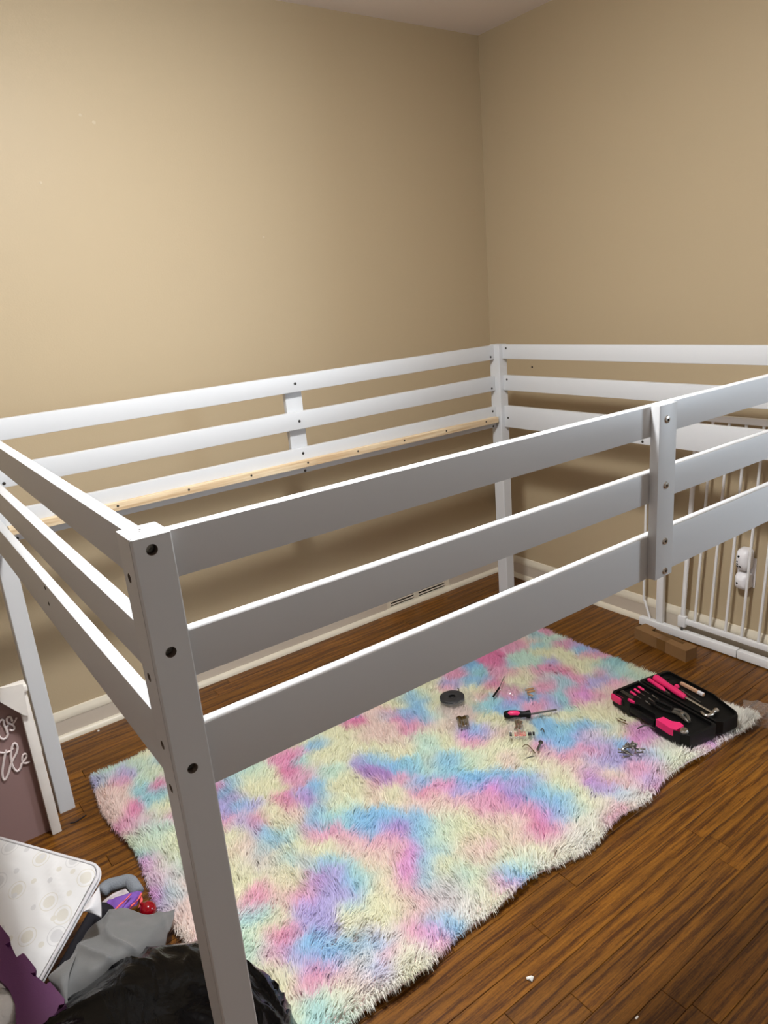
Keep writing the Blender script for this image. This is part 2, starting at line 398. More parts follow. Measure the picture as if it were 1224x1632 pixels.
baseboard('baseboard_back', (XL, YW, 0), (VX0, YW, 0), (0, -1, 0))
baseboard('baseboard_back_corner', (VX1, YW, 0), (XW-.012, YW, 0), (0, -1, 0)).name = 'baseboard_back'
baseboard('baseboard_right', (XW, DY1, 0), (XW, YW, 0), (-1, 0, 0))
# return-air register set in the back baseboard
vt = thing('air_register', ((VX0+VX1)/2, YW, 0), 'low cream wall register with two dark slots set in the back baseboard', 'air vent')
sub(vt, 'frame', MB().box((VX0, YW-.010, 0), (VX1, YW, .022), .002).box((VX0, YW-.010, .068), (VX1, YW, .106), .003).box((VX0, YW-.010, .022), (VX0+.024, YW, .068)).box((VX1-.03, YW-.010, .022), (VX1, YW, .068)).box((1.708, YW-.010, .022), (1.735, YW, .068)), M['trim'])
sub(vt, 'shoe', MB().prism([(VX0, YW-.010-.018*math.cos(t), .02*math.sin(t)) for t in [i*math.pi/12 for i in range(7)]]+[(VX0, YW-.010, 0)], (VX1-VX0, 0, 0)), M['trim'], angle=25)
sub(vt, 'duct_shade_sheet', MB().box((VX0+.02, YW-.002, .02), (VX1-.02, YW-.0005, .07)), M['black'], 'black sheet standing in for the shaded duct', smooth=False)  # black sheet behind the slots, its colour standing for the duct's shade
for a0, a1 in ((VX0+.024, 1.708), (1.735, VX1-.03)):
    for k in range(3):
        z = .030+.014*k
        sub(vt, 'louver', MB().box((a0, YW-.009, z), (a1, YW-.003, z+.003), rot=Matrix.Rotation(0.5, 3, 'X')), M['trim_face'], smooth=False)
# small marks on the walls
o = sub(wr, 'nail_hole', MB().lathe([(0, .0006), (.004, .0004), (.005, 0)], [2.28, 1.524, 1.046], (-1, 0, 0), 10), M['black'])
for k, q in enumerate([[0.603, 1.785, 2.004], [0.565, 1.785, 2.023], [0.409, 1.785, 1.827], [1.147, 1.785, 1.652]]):
    sub(wb, 'scuff', MB().lathe([(0, .0008), (.004, .0006), (.006-.0008*k, 0)], q, (0, -1, 0), 9), mat('scuff_%d' % k, srgb(187, 171, 143), rough=0.6))

# ------------------------------------------------------------------ loft bed
H = 1.1848; W = 0.0453; D = 0.0535; T = 0.0073; TR = 0.0192; BL = 1.9529; BB = 1.41
LONG = ((1.1826, 1.1261), (1.0593, 1.0005), (0.9355, 0.8497))
ENDR = ((1.1835, 1.127), (1.0615, 1.001), (0.938, 0.8496))
bed = thing('loft_bed', (BL/2, BB/2, 0), 'white wooden low loft bed frame with three-slat guard rails, no mattress', 'bed')
def cut(o, cyls):
    mb = MB()
    for p0, p1, r in cyls: mb.cyl(p0, p1, r, n=20)
    c = make('cutter', mb, M['black'], bed, smooth=False); c.data.materials.clear(); c.data.materials.append(M['hole'])
    md = o.modifiers.new('b', 'BOOLEAN'); md.operation = 'DIFFERENCE'; md.object = c; md.solver = 'EXACT'; md.material_mode = 'TRANSFER'
    bpy.context.view_layer.update()
    ev = o.evaluated_get(bpy.context.evaluated_depsgraph_get()); me = bpy.data.meshes.new_from_object(ev)
    o.modifiers.clear(); old = o.data; o.data = me; bpy.data.meshes.remove(old); cm = c.data; bpy.data.objects.remove(c); bpy.data.meshes.remove(cm)
    for p in me.polygons: p.use_smooth = False
def post(x0, y0, groove):
    x1, y1 = x0+W, y0+D; c = .0018
    P = [(x0+c, y0), (x1-c, y0), (x1, y0+c), (x1, y1-c), (x1-c, y1), (x0+c, y1), (x0, y1-c)]
    P += [(x0, y0+.0068), (x0+.0028, y0+.0060), (x0+.0028, y0+.0046), (x0, y0+.0038)] if groove else []
    P += [(x0, y0+c)]
    mb = MB().prism([(a, b, 0) for a, b in P], (0, 0, H-.0015))
    t = .0012
    mb.prism([(x0+t, y0+t, H-.0015), (x1-t, y0+t, H-.0015), (x1-t, y1-t, H-.0015), (x0+t, y1-t, H-.0015)], (0, 0, .0015))
    return sub(bed, 'post', mb, M['bed'], smooth=False)
p1 = post(0, 0, True)
fh = [1.168, 1.044, 0.889]; lh = [1.132, 1.007, 0.915, 0.853]
cut(p1, [((.021, -.01, z), (.021, .0135, z), .0066) for z in fh]+[((-.01, .0325, z), (.0115, .0325, z), .0058) for z in lh])
for z in fh: sub(p1, 'bolt_head', MB().lathe([(.0022, .003), (.0022, .005), (.005, .0048), (.0056, .0035), (.0056, 0)], (.021, .0134, z), (0, -1, 0), 16).lathe([(0, .003), (.0023, .003)], (.021, .0134, z), (0, -1, 0), 6), M['steeldark'], 'dark socket bolt head sunk in the post')
for z in lh: sub(p1, 'bolt_head', MB().lathe([(.0022, .003), (.0022, .005), (.005, .0048), (.0054, 0)], (.0114, .0325, z), (-1, 0, 0), 14), M['steeldark'], 'dark socket bolt head sunk in the post')
sub(p1, 'top_pin', MB().lathe([(0, .0004), (.0014, .0003), (.0014, 0)], (.0205, .031, H), (0, 0, 1), 10), M['dark'])
post(0, BB-D, False); post(BL-W, BB-D, False); post(BL-W, 0, False)
def nut(parent, p, ax, r=.0045):
    a = Vector(ax)
    sub(parent, 'barrel_nut', MB().lathe([(0, .0002), (.0018, .0002), (.002, .0007), (r, .0007), (r, -.0005)], p, ax, 14), M['dark'])
YBI = BB-T-TR
for k, (zt, zb) in enumerate(LONG):
    rf = sub(bed, 'guard_rail', MB().box((W, T, zb), (BL-W, T+TR, zt), .0022), M['bed'])
    rb = sub(bed, 'guard_rail', MB().box((W, YBI, zb), (BL-W, BB-T, zt), .0022), M['bed'])
    zs = ((1.138,), (1.012,), (0.918, 0.856))[k]
    for z in zs:
        for x in (1.888, 0.066): nut(rb, (x, YBI, z), (0, -1, 0))
    for z in ((1.154,), (1.028,), (0.917, 0.856))[k]: nut(rb, (0.985, YBI, z), (0, -1, 0), .0048)
for k, (zt, zb) in enumerate(ENDR):
    rl = sub(bed, 'end_rail', MB().box((T, D, zb), (T+TR, BB-D, zt), .0022), M['bed'])
    rr_ = sub(bed, 'end_rail', MB().box((BL-T-TR, D, zb), (BL-T, BB-D, zt), .0022), M['bed'])
    z = (1.169, 1.045, 0.889)[k]
    for yy in (1.335, 0.08): nut(rr_, (BL-T-TR, yy, z), (-1, 0, 0))
    if k == 2:
        nut(rr_, (BL-T-TR, .703, .859), (-1, 0, 0))
        for z in (.928, .895): nut(rl, (T, .689, z), (-1, 0, 0), .004)
# centre stiles: outside the front and the back rails
st = sub(bed, 'centre_stile', MB().box((.937, -.0113, .8515), (.991, T, H), .002), M['bed'])
for x, z in ((.960, 1.157), (.962, 1.034), (.964, .924), (.967, .863)):
    b_ = sub(st, 'bolt', MB().lathe([(.0026, .0005), (.0026, .0026), (.0062, .0022), (.0072, .0008), (.0074, 0)], (x, -.0113, z), (0, -1, 0), 18), M['steel'], 'bright socket bolt')
    sub(st, 'bolt_socket', MB().lathe([(0, .0006), (.0028, .0006)], (x, -.0113, z), (0, -1, 0), 6), M['black'], smooth=False)
sub(bed, 'centre_stile', MB().box((.953, BB-T, .8515), (1.016, BB+.0113, 1.171), .002), M['bed'])
# raw pine ledger strips for the slats
for y0, y1 in ((YBI-.021, YBI), (T+TR, T+TR+.021)):
    lg = sub(bed, 'slat_ledger', MB().box((W+.004, y0, .872), (BL-W-.008, y1, .896), .0015), M['pine'], 'raw pine ledger strip')
    if y0 > 0.5:
        for x in (.341, .56, .774, .988, 1.196, 1.407, 1.615, 1.829):
            sub(lg, 'screw_head', MB().lathe([(0, .0001), (.0034, .0006), (.0038, 0)], (x, y0, .8865), (0, -1, 0), 12), M['dark'])

# ------------------------------------------------------------------ shaggy rug
RX0, RX1, RY0, RY1 = 0.128, 1.868, 0.245, 1.440
RUG = 'L99,1402;L133,1411;M159,1414;P181,1380;L223,1369;M268,1384;Y300,1399;K132,1319;K164,1302;P190,1345;T212,1272;M265,1316;Y293,1319;H280,1236;H171,1185;P141,1165;K124,1228;K96,1194;P90,1133;P123,1125;P147,1092;T218,1178;T250,1198;M192,1085;Y244,1130;P244,1072;Y109,1062;M138,1047;Y150,1015;M185,1015;Y204,987;Y203,937;T100,999;T140,984;M167,949;F107,935;F144,931;F140,887;F134,950;W89,914;G105,881;F112,840;Y170,908;G169,862;M192,879;F111,807;T141,815;T156,784;K185,803;L120,774;G141,772;K149,740;K172,745;K139,701;K154,673;W108,659;K128,634;P134,600;B414,1087;L421,1030;Y478,1079;Y476,1017;B459,1097;L384,992;L442,963;B419,983;P362,943;L385,911;L419,903;H432,891;B422,834;B429,787;T405,788;Y354,885;K362,826;Y329,795;G355,763;G382,711;K378,772;Y412,722;T426,691;T459,643;Y286,705;Y323,745;Y338,704;H318,643;P336,644;P294,630;K267,630;K361,648;Y385,671;Y389,615;P370,581;P395,584;V434,601;L454,593;L380,539;L416,541;T250,605;T271,594;T303,582;Y312,558;M234,551;Y263,547;M224,489;H297,510;P319,500;P264,468;H249,460;L281,433;B307,452;B343,449;L332,403;L294,401;Y207,437;Y239,422;Y206,387;Y257,381;H288,374;P305,359;P263,357;Y214,339;T254,299;T263,274;M238,330;M526,1098;Y535,1065;Y531,1009;H636,1084;P618,1087;H621,1021;P599,982;T662,1046;P683,1093;B729,1090;B767,1082;Y778,1031;Y697,1014;G660,974;P638,970;M702,934;Y755,973;Y716,862;Y681,849;B631,905;B626,854;L569,906;V585,870;H524,925;H536,892;Y488,904;K521,844;B580,820;T592,769;B537,779;P518,767;Y470,849;Y453,905;L451,948;H430,895;L409,864;B423,814;B428,781;T386,774;M454,786;Y625,822;M644,773;T615,728;B646,720;B669,680;B712,670;B739,636;B774,614;B786,564;M791,540;B632,645;B663,636;L682,619;V704,599;L709,557;B736,551;B764,546;P530,727;P568,712;P583,661;P609,629;P634,597;P672,582;P690,556;Y467,728;Y497,683;Y538,656;K575,614;K608,576;K636,542;P643,511;F675,499;F698,504;F634,477;H644,452;B730,520;B716,480;B684,449;M742,474;B646,426;T425,704;G445,661;B492,628;T524,616;T535,564;Y578,543;K599,516;L472,596;F440,616;Y404,647;L497,566;T539,528;L797,921;B828,905;B848,873;B857,828;T891,797;T904,759;Y949,743;B1008,725;T1037,723;T972,709;V788,867;V802,830;V808,800;P769,802;P832,767;P857,744;B861,706;B878,772;H860,662;P845,686;P906,675;B892,700;P925,647;B936,694;B981,653;L942,609;L958,572;B988,612;Y785,741;K752,760;Y786,697;K795,657;K859,620;P898,584;P923,550;Y730,804;Y690,784;Y857,539;Y801,512;Y833,474;K798,415;Y783,455;Y756,369;Y729,409;H1020,1065;H1023,1016;H1016,947;B1062,1025;B1097,1008;B1093,964;L1093,934;P1057,968;M1137,937;K962,1029;K894,1020;K959,973;Y862,1049;Y808,1044;Y844,969;Y876,912;Y946,887;K956,919;M1002,834;Y1054,897;Y1071,824;K1119,879;K1178,898;Y1083,706;V447,600;P426,610;L436,539;L461,510;F393,555;P375,586;L479,564;B510,536;T538,527;L494,496;T528,497;B482,462;L411,524;L379,523;L401,483;L375,498;L394,448;Y499,440;Y549,433;Y566,487;K583,448;Y454,437;Y478,402;Y513,385;Y553,379;H294,495;P319,486;P283,510;P252,461;V281,461;L293,426;B336,433;B367,412;B393,390;B337,395;L346,363;L290,404;B386,365;B430,371;L467,365;G450,386;Y434,407;B465,334;B431,344;H300,373;P276,364;P292,345;P255,359;P326,339;P358,323;Y327,304;Y351,284;G379,340;W409,327;B400,287;L435,280;P452,296;L413,264;P376,279;W465,279;Y469,252;Y488,289;W495,253;P466,308;Y242,416;Y216,409;Y216,444;Y224,358;M233,477;M244,525;T292,592;T271,589;Y319,568;Y270,549;H318,643;P335,636;P294,634;K342,592;Y367,647;Y390,642;T271,287;T276,267;M264,314;M300,284;M241,297;W329,259;W353,260;M295,256;Y230,322;W386,254;F629,463;H618,426;P603,386;K579,371;P592,352;P537,338;H534,307;F540,282;F562,270;P527,319;W511,340;L565,300;B607,290;B623,270;B600,256;B595,308;K602,330;G645,327;G673,339;G657,368;G619,364;B672,450;B666,407;T642,413;Y695,397;T729,367;M690,332;Y725,324;W677,285;W666,260;W647,290;P562,244;W537,253;Y689,419;P1648,1121;P1712,1101;K1761,1097;T1800,1103;P1874,1099;M1817,1039;T1756,1033;P1823,987;P1843,967;L1868,942;L1898,911;B1837,907;L1886,858;P1811,869;P1850,830;P1881,819;Y1746,977;Y1774,928;Y1768,851;Y1795,804;T1782,777;T1833,766;T1861,738;M1825,695;T1788,732;M1612,1007;M1641,958;T1567,1012;H1533,1087;H1574,1108;H1542,1036;P1493,1007;P1522,978;K1531,949;Y1550,930;H1618,901;H1662,877;H1675,844;P1589,911;P1663,799;P1661,764;G1587,856;T1610,815;T1585,768;Y1717,862;L1689,909;Y1732,788;L1713,732;P1759,742;P1738,671;L1668,704;K1675,662;P1771,656;B1443,1095;T1444,1055;P1395,1104;P1352,1108;B1378,1025;B1402,1001;L1327,1039;P1266,1062;L1302,1082;P1286,1043;Y1329,1001;Y1366,964;H1408,959;P1327,933;Y1309,951;Y1229,1081;M1194,1080;B1157,1098;B1128,1093;B1141,1046;B1109,996;B1105,952;L1076,996;L1048,992;P1017,961;P1039,940;P1068,927;Y1186,1019;Y1116,926;M1028,878;Y1079,845;K1182,926;T1300,876;T1339,871;L1372,823;B1332,828;L1411,817;B1447,799;B1360,786;P1392,869;P1419,860;Y1512,894;P1539,848;P1516,801;P1448,749;P1404,759;P1577,811;T1524,758;T1510,721;L1466,715;L1484,747;P1584,734;F1592,692;F1573,661;P1541,675;P1618,650;K1572,629;T1484,666;Y1501,634;Y1441,646;Y1571,583;K1615,571;F1131,795;B1171,786;L1181,762;L1209,764;P1138,733;P1112,758;L1150,834;Y1251,782;K1208,722;Y1190,671;Y1222,654;Y1136,682;Y1075,726;B1017,704;T1002,730;B975,742;T985,685;T941,737;M1070,679;Y1090,635;T924,778;B897,790;B1318,564;B1331,538;B1301,527;L1290,577;B1308,600;B1347,604;B1382,642;T1380,602;B1393,575;L1402,539;B1447,552;B1442,586;K1435,507;B1484,517;Y1484,488;P1252,573;P1260,515;H1280,496;P1300,477;P1349,482;L1384,475;P1412,462;Y1203,530;K1229,495;Y1260,465;K1299,442;L1322,420;L1353,403;L1354,378;V1264,414;V1260,384;P1235,418;P1295,386;Y1308,363;P1317,331;Y1212,439;T950,693;B1026,720;B984,698;T993,666;M1049,686;Y1093,658;K1139,602;Y1169,562;P926,657;F927,633;B962,624;B992,608;B1023,602;B1069,572;B1111,545;B1142,515;L1159,488;B1053,586;L952,589;L932,607;F1004,552;F1031,549;P982,529;P950,526;L1049,500;L1053,541;L1092,505;V1020,494;V1032,462;B1077,463;B1122,455;B1113,419;B1066,431;Y1170,455;M1146,421;B1137,387;B1095,384;B1067,379;B1085,343;B1105,334;L1063,402;B1041,343;L1061,335;H1030,392;F1034,369;P1023,419;P1006,445;P972,475;P988,491;P933,501;H998,363;H997,336;H1020,325;P983,312;P1015,302;P1045,302;P963,339;P979,289;K974,394;K943,412;K917,455;Y890,414;Y873,467;Y850,516;K901,549;K862,575;M814,520;M770,485;Y771,457;B741,458;K817,407;P845,382;K809,372;Y856,347;K902,340;Y922,313;Y940,280;Y983,268;W1013,258;W977,239;W926,243;W892,249;W1048,263;W1057,282;Y1095,276;M1121,310;Y1143,340;Y1183,399;Y1204,470;Y1207,432;W1073,295;W1085,257;W1127,266;Y1164,301;K1170,275;P1192,255;P1146,239;Y1175,321;W1194,293;K1237,265;B831,303;B831,278;B804,302;L778,302;F779,271;F795,256;B810,258;P767,296;M857,272;B832,255;M865,305;Y845,323;Y770,325;M758,351;M726,364;M716,333;G682,356;G673,326;G657,340;Y715,312;Y733,281;Y749,260;W698,282;W675,288;W727,250;W757,238;P1266,413;L1306,411;V1244,376;F1235,395;V1250,348;L1246,320;L1218,324;P1275,336;P1290,322;K1298,372;Y1321,338;K1319,318;L1347,396;L1363,369;P1372,337;F1345,305;P1388,311;K1314,290;P1322,271;B1276,281;W1278,258;B1242,280;L1347,270;L1389,276;P1440,322;W1293,245;P1362,245;B1474,339;M1452,299;H1278,498;P1327,490;K1235,526;Y1192,517;P1255,458;K1284,455;P1360,446;L1322,444;K1736,617;M1805,649;M1872,645;Y1880,616;Y1888,673;W1908,652;T1764,690;T1833,705;L1721,711;P1717,655;L1667,705;Y1579,585;Y1529,563;Y1553,540;Y1509,484;P1500,446;F1495,420;F1509,393;F1528,451;F1541,393;P1482,389;P1491,351;W1531,357;W1526,318;M1491,323;Y1513,289;W1552,280;Y1525,250;P1587,261;F1647,263;P1698,259;W1759,247;W1798,241;W1687,239;W1560,231;W1495,238;Y1465,265;P1440,289;L1448,308;P1398,302;P1407,267;W1432,244;L1439,330;L1389,433;L1369,395;B1446,437;B1427,469;L1427,500'
PAL = {'Y': (232, 230, 190), 'P': (228, 160, 188), 'B': (140, 192, 228), 'L': (178, 168, 218), 'M': (196, 226, 208), 'T': (152, 205, 212), 'K': (238, 208, 196), 'W': (236, 230, 216), 'H': (222, 125, 165), 'G': (205, 196, 200), 'F': (226, 150, 215), 'V': (165, 125, 190)}
lin = lambda c: np.array([((v/255+0.055)/1.055)**2.4 for v in c])**0.54
cp = []; cc = []
for t in RUG.split(';'):
    a, b = t[1:].split(','); cp.append((int(a)/1000, int(b)/1000)); cc.append(lin(PAL[t[0]]))
# parts of the rug that the photo hides: free continuation of the same dye
for i in range(46):
    cp.append((RNG.uniform(.15, 1.3), RNG.uniform(1.05, 1.45))); cc.append(lin(PAL[RNG.choice(list('YYKPBLMTHY'))]))
csg = np.array([.027 if min(c) > .62 else .0185 for c in cc]); cp = np.array(cp); cc = np.array(cc)
def vnoise(x, y, s, seed):
    # smooth value noise
    r = np.random.default_rng(seed); g = r.uniform(-1, 1, (64, 64))
    u = x*s+17; v = y*s+17; i = np.floor(u).astype(int); j = np.floor(v).astype(int); f = u-i; h = v-j
    f = f*f*(3-2*f); h = h*h*(3-2*h)
    G = lambda a, b: g[a % 64, b % 64]
    return (G(i, j)*(1-f)+G(i+1, j)*f)*(1-h)+(G(i, j+1)*(1-f)+G(i+1, j+1)*f)*h
def dye(x, y):
    wx = x+0.010*vnoise(x, y, 22, 1); wy = y+0.010*vnoise(x, y, 22, 2)
    out = np.zeros((len(x), 3))
    for s in range(0, len(x), 6000):
        X = wx[s:s+6000, None]; Y = wy[s:s+6000, None]
        d2 = (X-cp[:, 0])**2+(Y-cp[:, 1])**2
        w = np.exp(-d2/(2*csg**2))+1e-4/(d2+1e-4)**2*1e-6
        w /= w.sum(1, keepdims=True); out[s:s+6000] = w @ cc
    return out
def edge_front(x): return RY0+0.010*np.sin(x*9+1)+0.007*np.sin(x*23)
def edge_left(y): return RX0+0.010*np.sin(y*14)-0.010*(y-RY0)/(RY1-RY0)
def fur_material():
    m = bpy.data.materials.new('dyed_shag_pile'); m.use_nodes = True; nt = m.node_tree; N = nt.nodes; L = nt.links; b = N['Principled BSDF']
    a = N.new('ShaderNodeAttribute'); a.attribute_name = 'dye'
    hs = N.new('ShaderNodeHueSaturation'); hs.inputs['Saturation'].default_value = 1.28; hs.inputs['Value'].default_value = 1.07
    L.new(a.outputs['Color'], hs.inputs['Color']); L.new(hs.outputs[0], b.inputs['Base Color'])
    b.inputs['Roughness'].default_value = 0.6; b.inputs['Specular IOR Level'].default_value = 0.25
    tl = N.new('ShaderNodeBsdfTranslucent'); L.new(hs.outputs[0], tl.inputs['Color']); mx = N.new('ShaderNodeMixShader'); mx.inputs[0].default_value = 0.38
    L.new(b.outputs[0], mx.inputs[1]); L.new(tl.outputs[0], mx.inputs[2]); L.new(mx.outputs[0], N['Material Output'].inputs[0])
    return m
M['fur'] = fur_material()
rug = thing('shag_rug', ((RX0+RX1)/2, (RY0+RY1)/2, 0), 'fluffy pastel rainbow tie-dye shag rug on the wood floor under the bed', 'rug')
NX, NY = 120, 70
gx, gy = np.meshgrid(np.linspace(0, 1, NX), np.linspace(0, 1, NY)); gx = gx.ravel(); gy = gy.ravel()
bx = RX0+(RX1-RX0)*gx; by = RY0+(RY1-RY0)*gy
ef = edge_front(bx); by = ef+(RY1-ef)*gy; el = edge_left(by); bx = el+(RX1-el)*gx
def lift(x, y): # the front edge ripples a little off the floor
    return np.exp(-((y-RY0)/0.05)**2)*np.clip(0.012*np.sin(x*17+.4)+0.004, 0, 1)
bz = 0.006+lift(bx, by)
mb = MB(); G = [[(bx[i*NX+j], by[i*NX+j], bz[i*NX+j]) for j in range(NX)] for i in range(NY)]
mb.grid(G, 0.005)
back = sub(rug, 'rug_backing', mb, mat('pink_rug_backing', srgb(226, 200, 196), rough=0.9), 'pale pink fabric backing')
NS = 250000
u0 = RNG.uniform(0, 1, NS); v0 = RNG.uniform(0, 1, NS)
ed = RNG.uniform(0, 1, NS) < 0.06           # denser fringe at the rim
sd = RNG.integers(0, 4, NS); jj = np.abs(RNG.normal(0, 0.004, NS))
u0 = np.where(ed & (sd == 0), jj, np.where(ed & (sd == 1), 1-jj, u0)); v0 = np.where(ed & (sd == 2), jj, np.where(ed & (sd == 3), 1-jj, v0))
px = RX0+(RX1-RX0)*u0; e_ = edge_front(px); py = e_+(RY1-e_)*v0; e_ = edge_left(py); px = e_+(RX1-e_)*u0
pz = 0.006+lift(px, py)
# tufts: strands lean with a slow flow and gather towards the tip of their clump
CS = 0.017
ci = np.floor(px/CS+0.35*vnoise(px, py, 60, 5)).astype(int); cj = np.floor(py/CS+0.35*vnoise(px, py, 60, 6)).astype(int)
hsh = (ci*7349+cj*9151) % 4096; tr_ = RNG.uniform(0, 1, (4096, 4))
ccx = (ci+0.5)*CS; ccy = (cj+0.5)*CS
ang = 0.85+1.1*vnoise(px, py, 5, 7)+0.65*vnoise(px, py, 12, 8)+(tr_[hsh, 0]-.5)*1.5+RNG.normal(0, .38, NS)
Ln = (0.034+0.011*tr_[hsh, 1]+RNG.normal(0, .004, NS))*np.where((u0 < .015) | (u0 > .985) | (v0 < .02) | (v0 > .98), .78, 1)
ln = 0.45+0.35*tr_[hsh, 2]+RNG.normal(0, .10, NS); ln = np.clip(ln, .15, .92)
edx = np.where(u0 < .014, -1.0, np.where(u0 > .986, 1.0, 0)); edy = np.where(v0 < .024, -1.0, np.where(v0 > .976, 1.0, 0))
RW, RH = RX1-RX0, RY1-RY0
def near(d): return np.exp(-np.maximum(d+RNG.normal(0, .006, NS), 0)/.020)
wl_, wr_, wf_, wb_ = near(u0*RW), near((1-u0)*RW), near(v0*RH), near((1-v0)*RH)
eg = np.clip(1-.95*(wl_+wr_+wf_+wb_), 0, 1); lx = np.cos(ang)*ln*eg+(wr_-wl_)*.62; ly = np.sin(ang)*ln*eg+(wb_-wf_)*.62; l2 = np.hypot(lx, ly); sc_ = np.minimum(1, .93/np.maximum(l2, 1e-6)); lx *= sc_; ly *= sc_; l2 = np.hypot(lx, ly)
hz = np.sqrt(np.maximum(1-l2**2, .06))
tx = px+lx*Ln; ty = py+ly*Ln; gth = 0.24
tx = tx+(ccx-px)*gth; ty = ty+(ccy-py)*gth; tz = pz+hz*Ln*0.95
mx_ = px+lx*Ln*.38+(ccx-px)*.12; my_ = py+ly*Ln*.38+(ccy-py)*.12; mz = pz+(tz-pz)*.62
tz = np.maximum(tz-0.10*Ln*l2, 0.003)
rim = (((u0*RW < .012) | (v0*RH < .014)) & (RNG.uniform(0, 1, NS) < .7)); mx_ = np.where(rim, px+lx*Ln*.55, mx_); my_ = np.where(rim, py+ly*Ln*.55, my_); mz = np.where(rim, pz+.012+RNG.uniform(0, .016, NS), mz); tz = np.where(rim, np.maximum(.003, pz-.002+RNG.uniform(0, .020, NS)), tz); tx = np.where(rim, px+lx*Ln*.95, tx); ty = np.where(rim, py+ly*Ln*.95, ty)
dx = tx-px; dy = ty-py; dl = np.hypot(dx, dy)+1e-6
ra = RNG.normal(0, .5, NS); wx = -dy/dl*np.cos(ra)-dx/dl*np.sin(ra); wy = dx/dl*np.cos(ra)-dy/dl*np.sin(ra)
wd_ = RNG.uniform(.0008, .0013, NS)
V = np.empty((NS, 5, 3), np.float32)
for k, (X, Y, Z, f) in enumerate(((px, py, pz, 1.0), (px, py, pz, -1.0), (mx_, my_, mz, .95), (mx_, my_, mz, -.95))):
    V[:, k, 0] = X+wx*wd_*f; V[:, k, 1] = Y+wy*wd_*f; V[:, k, 2] = Z
V[:, 4] = np.stack([tx, ty, tz], 1)
V[:, :, 0] -= (RX0+RX1)/2; V[:, :, 1] -= (RY0+RY1)/2
me = bpy.data.meshes.new('pile')
me.vertices.add(NS*5); me.vertices.foreach_set('co', V.ravel())
base = (np.arange(NS)*5)[:, None]
loops = np.concatenate([base+np.array([0, 1, 3, 2]), base+np.array([2, 3, 4])], 1).astype(np.int32).ravel()
me.loops.add(len(loops)); me.loops.foreach_set('vertex_index', loops)
me.polygons.add(NS*2)
ls = (np.arange(NS)*7)[:, None]+np.array([0, 4]); me.polygons.foreach_set('loop_start', ls.astype(np.int32).ravel())
me.polygons.foreach_set('loop_total', np.tile(np.array([4, 3], np.int32), NS))
me.update(calc_edges=True)
colr = dye(px*.25+tx*.75, py*.25+ty*.75)*(1+RNG.normal(0, .05, (NS, 1)))
c4 = np.ones((NS, 5, 4), np.float32); c4[:, :, :3] = np.clip(colr, 0, 1)[:, None, :]
at = me.color_attributes.new('dye', 'FLOAT_COLOR', 'POINT'); at.data.foreach_set('color', c4.ravel())
nrm = np.stack([lx*.35, ly*.35, np.ones(NS)*np.where(rim, .8, 1)], 1)+RNG.normal(0, .18, (NS, 3)); nrm /= np.linalg.norm(nrm, axis=1, keepdims=True)
me.polygons.foreach_set('use_smooth', np.ones(NS*2, bool))
me.normals_split_custom_set_from_vertices(np.repeat(nrm, 5, axis=0).astype(np.float32))
me.materials.append(M['fur'])
pile = bpy.data.objects.new('pile', me); COLL.objects.link(pile); pile.parent = rug; pile['kind'] = 'stuff'
RT = 0.040      # height of the pile that things rest on

# ------------------------------------------------------------------ baby gate leaning at the right wall
gt = thing('safety_gate', (2.245, 0.45, 0), 'white metal baby safety gate with vertical bars standing against the right wall', 'gate')
GX = 2.234
sub(gt, 'bottom_bar', MB().box((GX-.015, .485, .003), (GX+.012, .905, .036), .004), M['gate'])
sub(gt, 'bottom_bar', MB().box((GX-.015, -.05, .003), (GX+.012, .483, .035), .004), M['gate'])
sub(gt, 'frame_upright', MB().box((GX-.008, .801, .034), (GX+.012, .831, .74), .004), M['gate'])
sub(gt, 'frame_upright', MB().box((GX-.008, -.03, .034), (GX+.012, -.0, .74), .004), M['gate'])
sub(gt, 'brace_rod', MB().tube(spath([(GX, .893, .60), (GX, .893, .30), (GX, .893, .13), (GX, .886, .105), (GX, .868, .055), (GX, .862, .036)], 5), .005, 8), M['gate'])
sub(gt, 'door_stile', MB().cyl((GX, .715, .075), (GX, .687, .905), .009, n=14), M['gate'])
sub(gt, 'door_bottom_rail', MB().box((GX-.008, .03, .066), (GX+.008, .72, .088), .004), M['gate'])
sub(gt, 'door_top_rail', MB().box((GX-.009, .03, .884), (GX+.009, .70, .908), .005), M['gate'])
lt = sub(gt, 'latch', MB().box((GX-.012, .698, .052), (GX+.01, .731, .098), .004), M['gate'])
sub(lt, 'latch_pin', MB().cyl((GX-.002, .715, .034), (GX-.002, .715, .06), .006, n=12), M['steeldark'], 'grey metal latch pin')
for k in range(10):
    yb_ = .664-.0625*k; yt_ = .628-.0605*k
    sub(gt, 'bar', MB().cyl((GX, yb_, .086), (GX, yt_, .888), .0052, n=10), M['gate'])
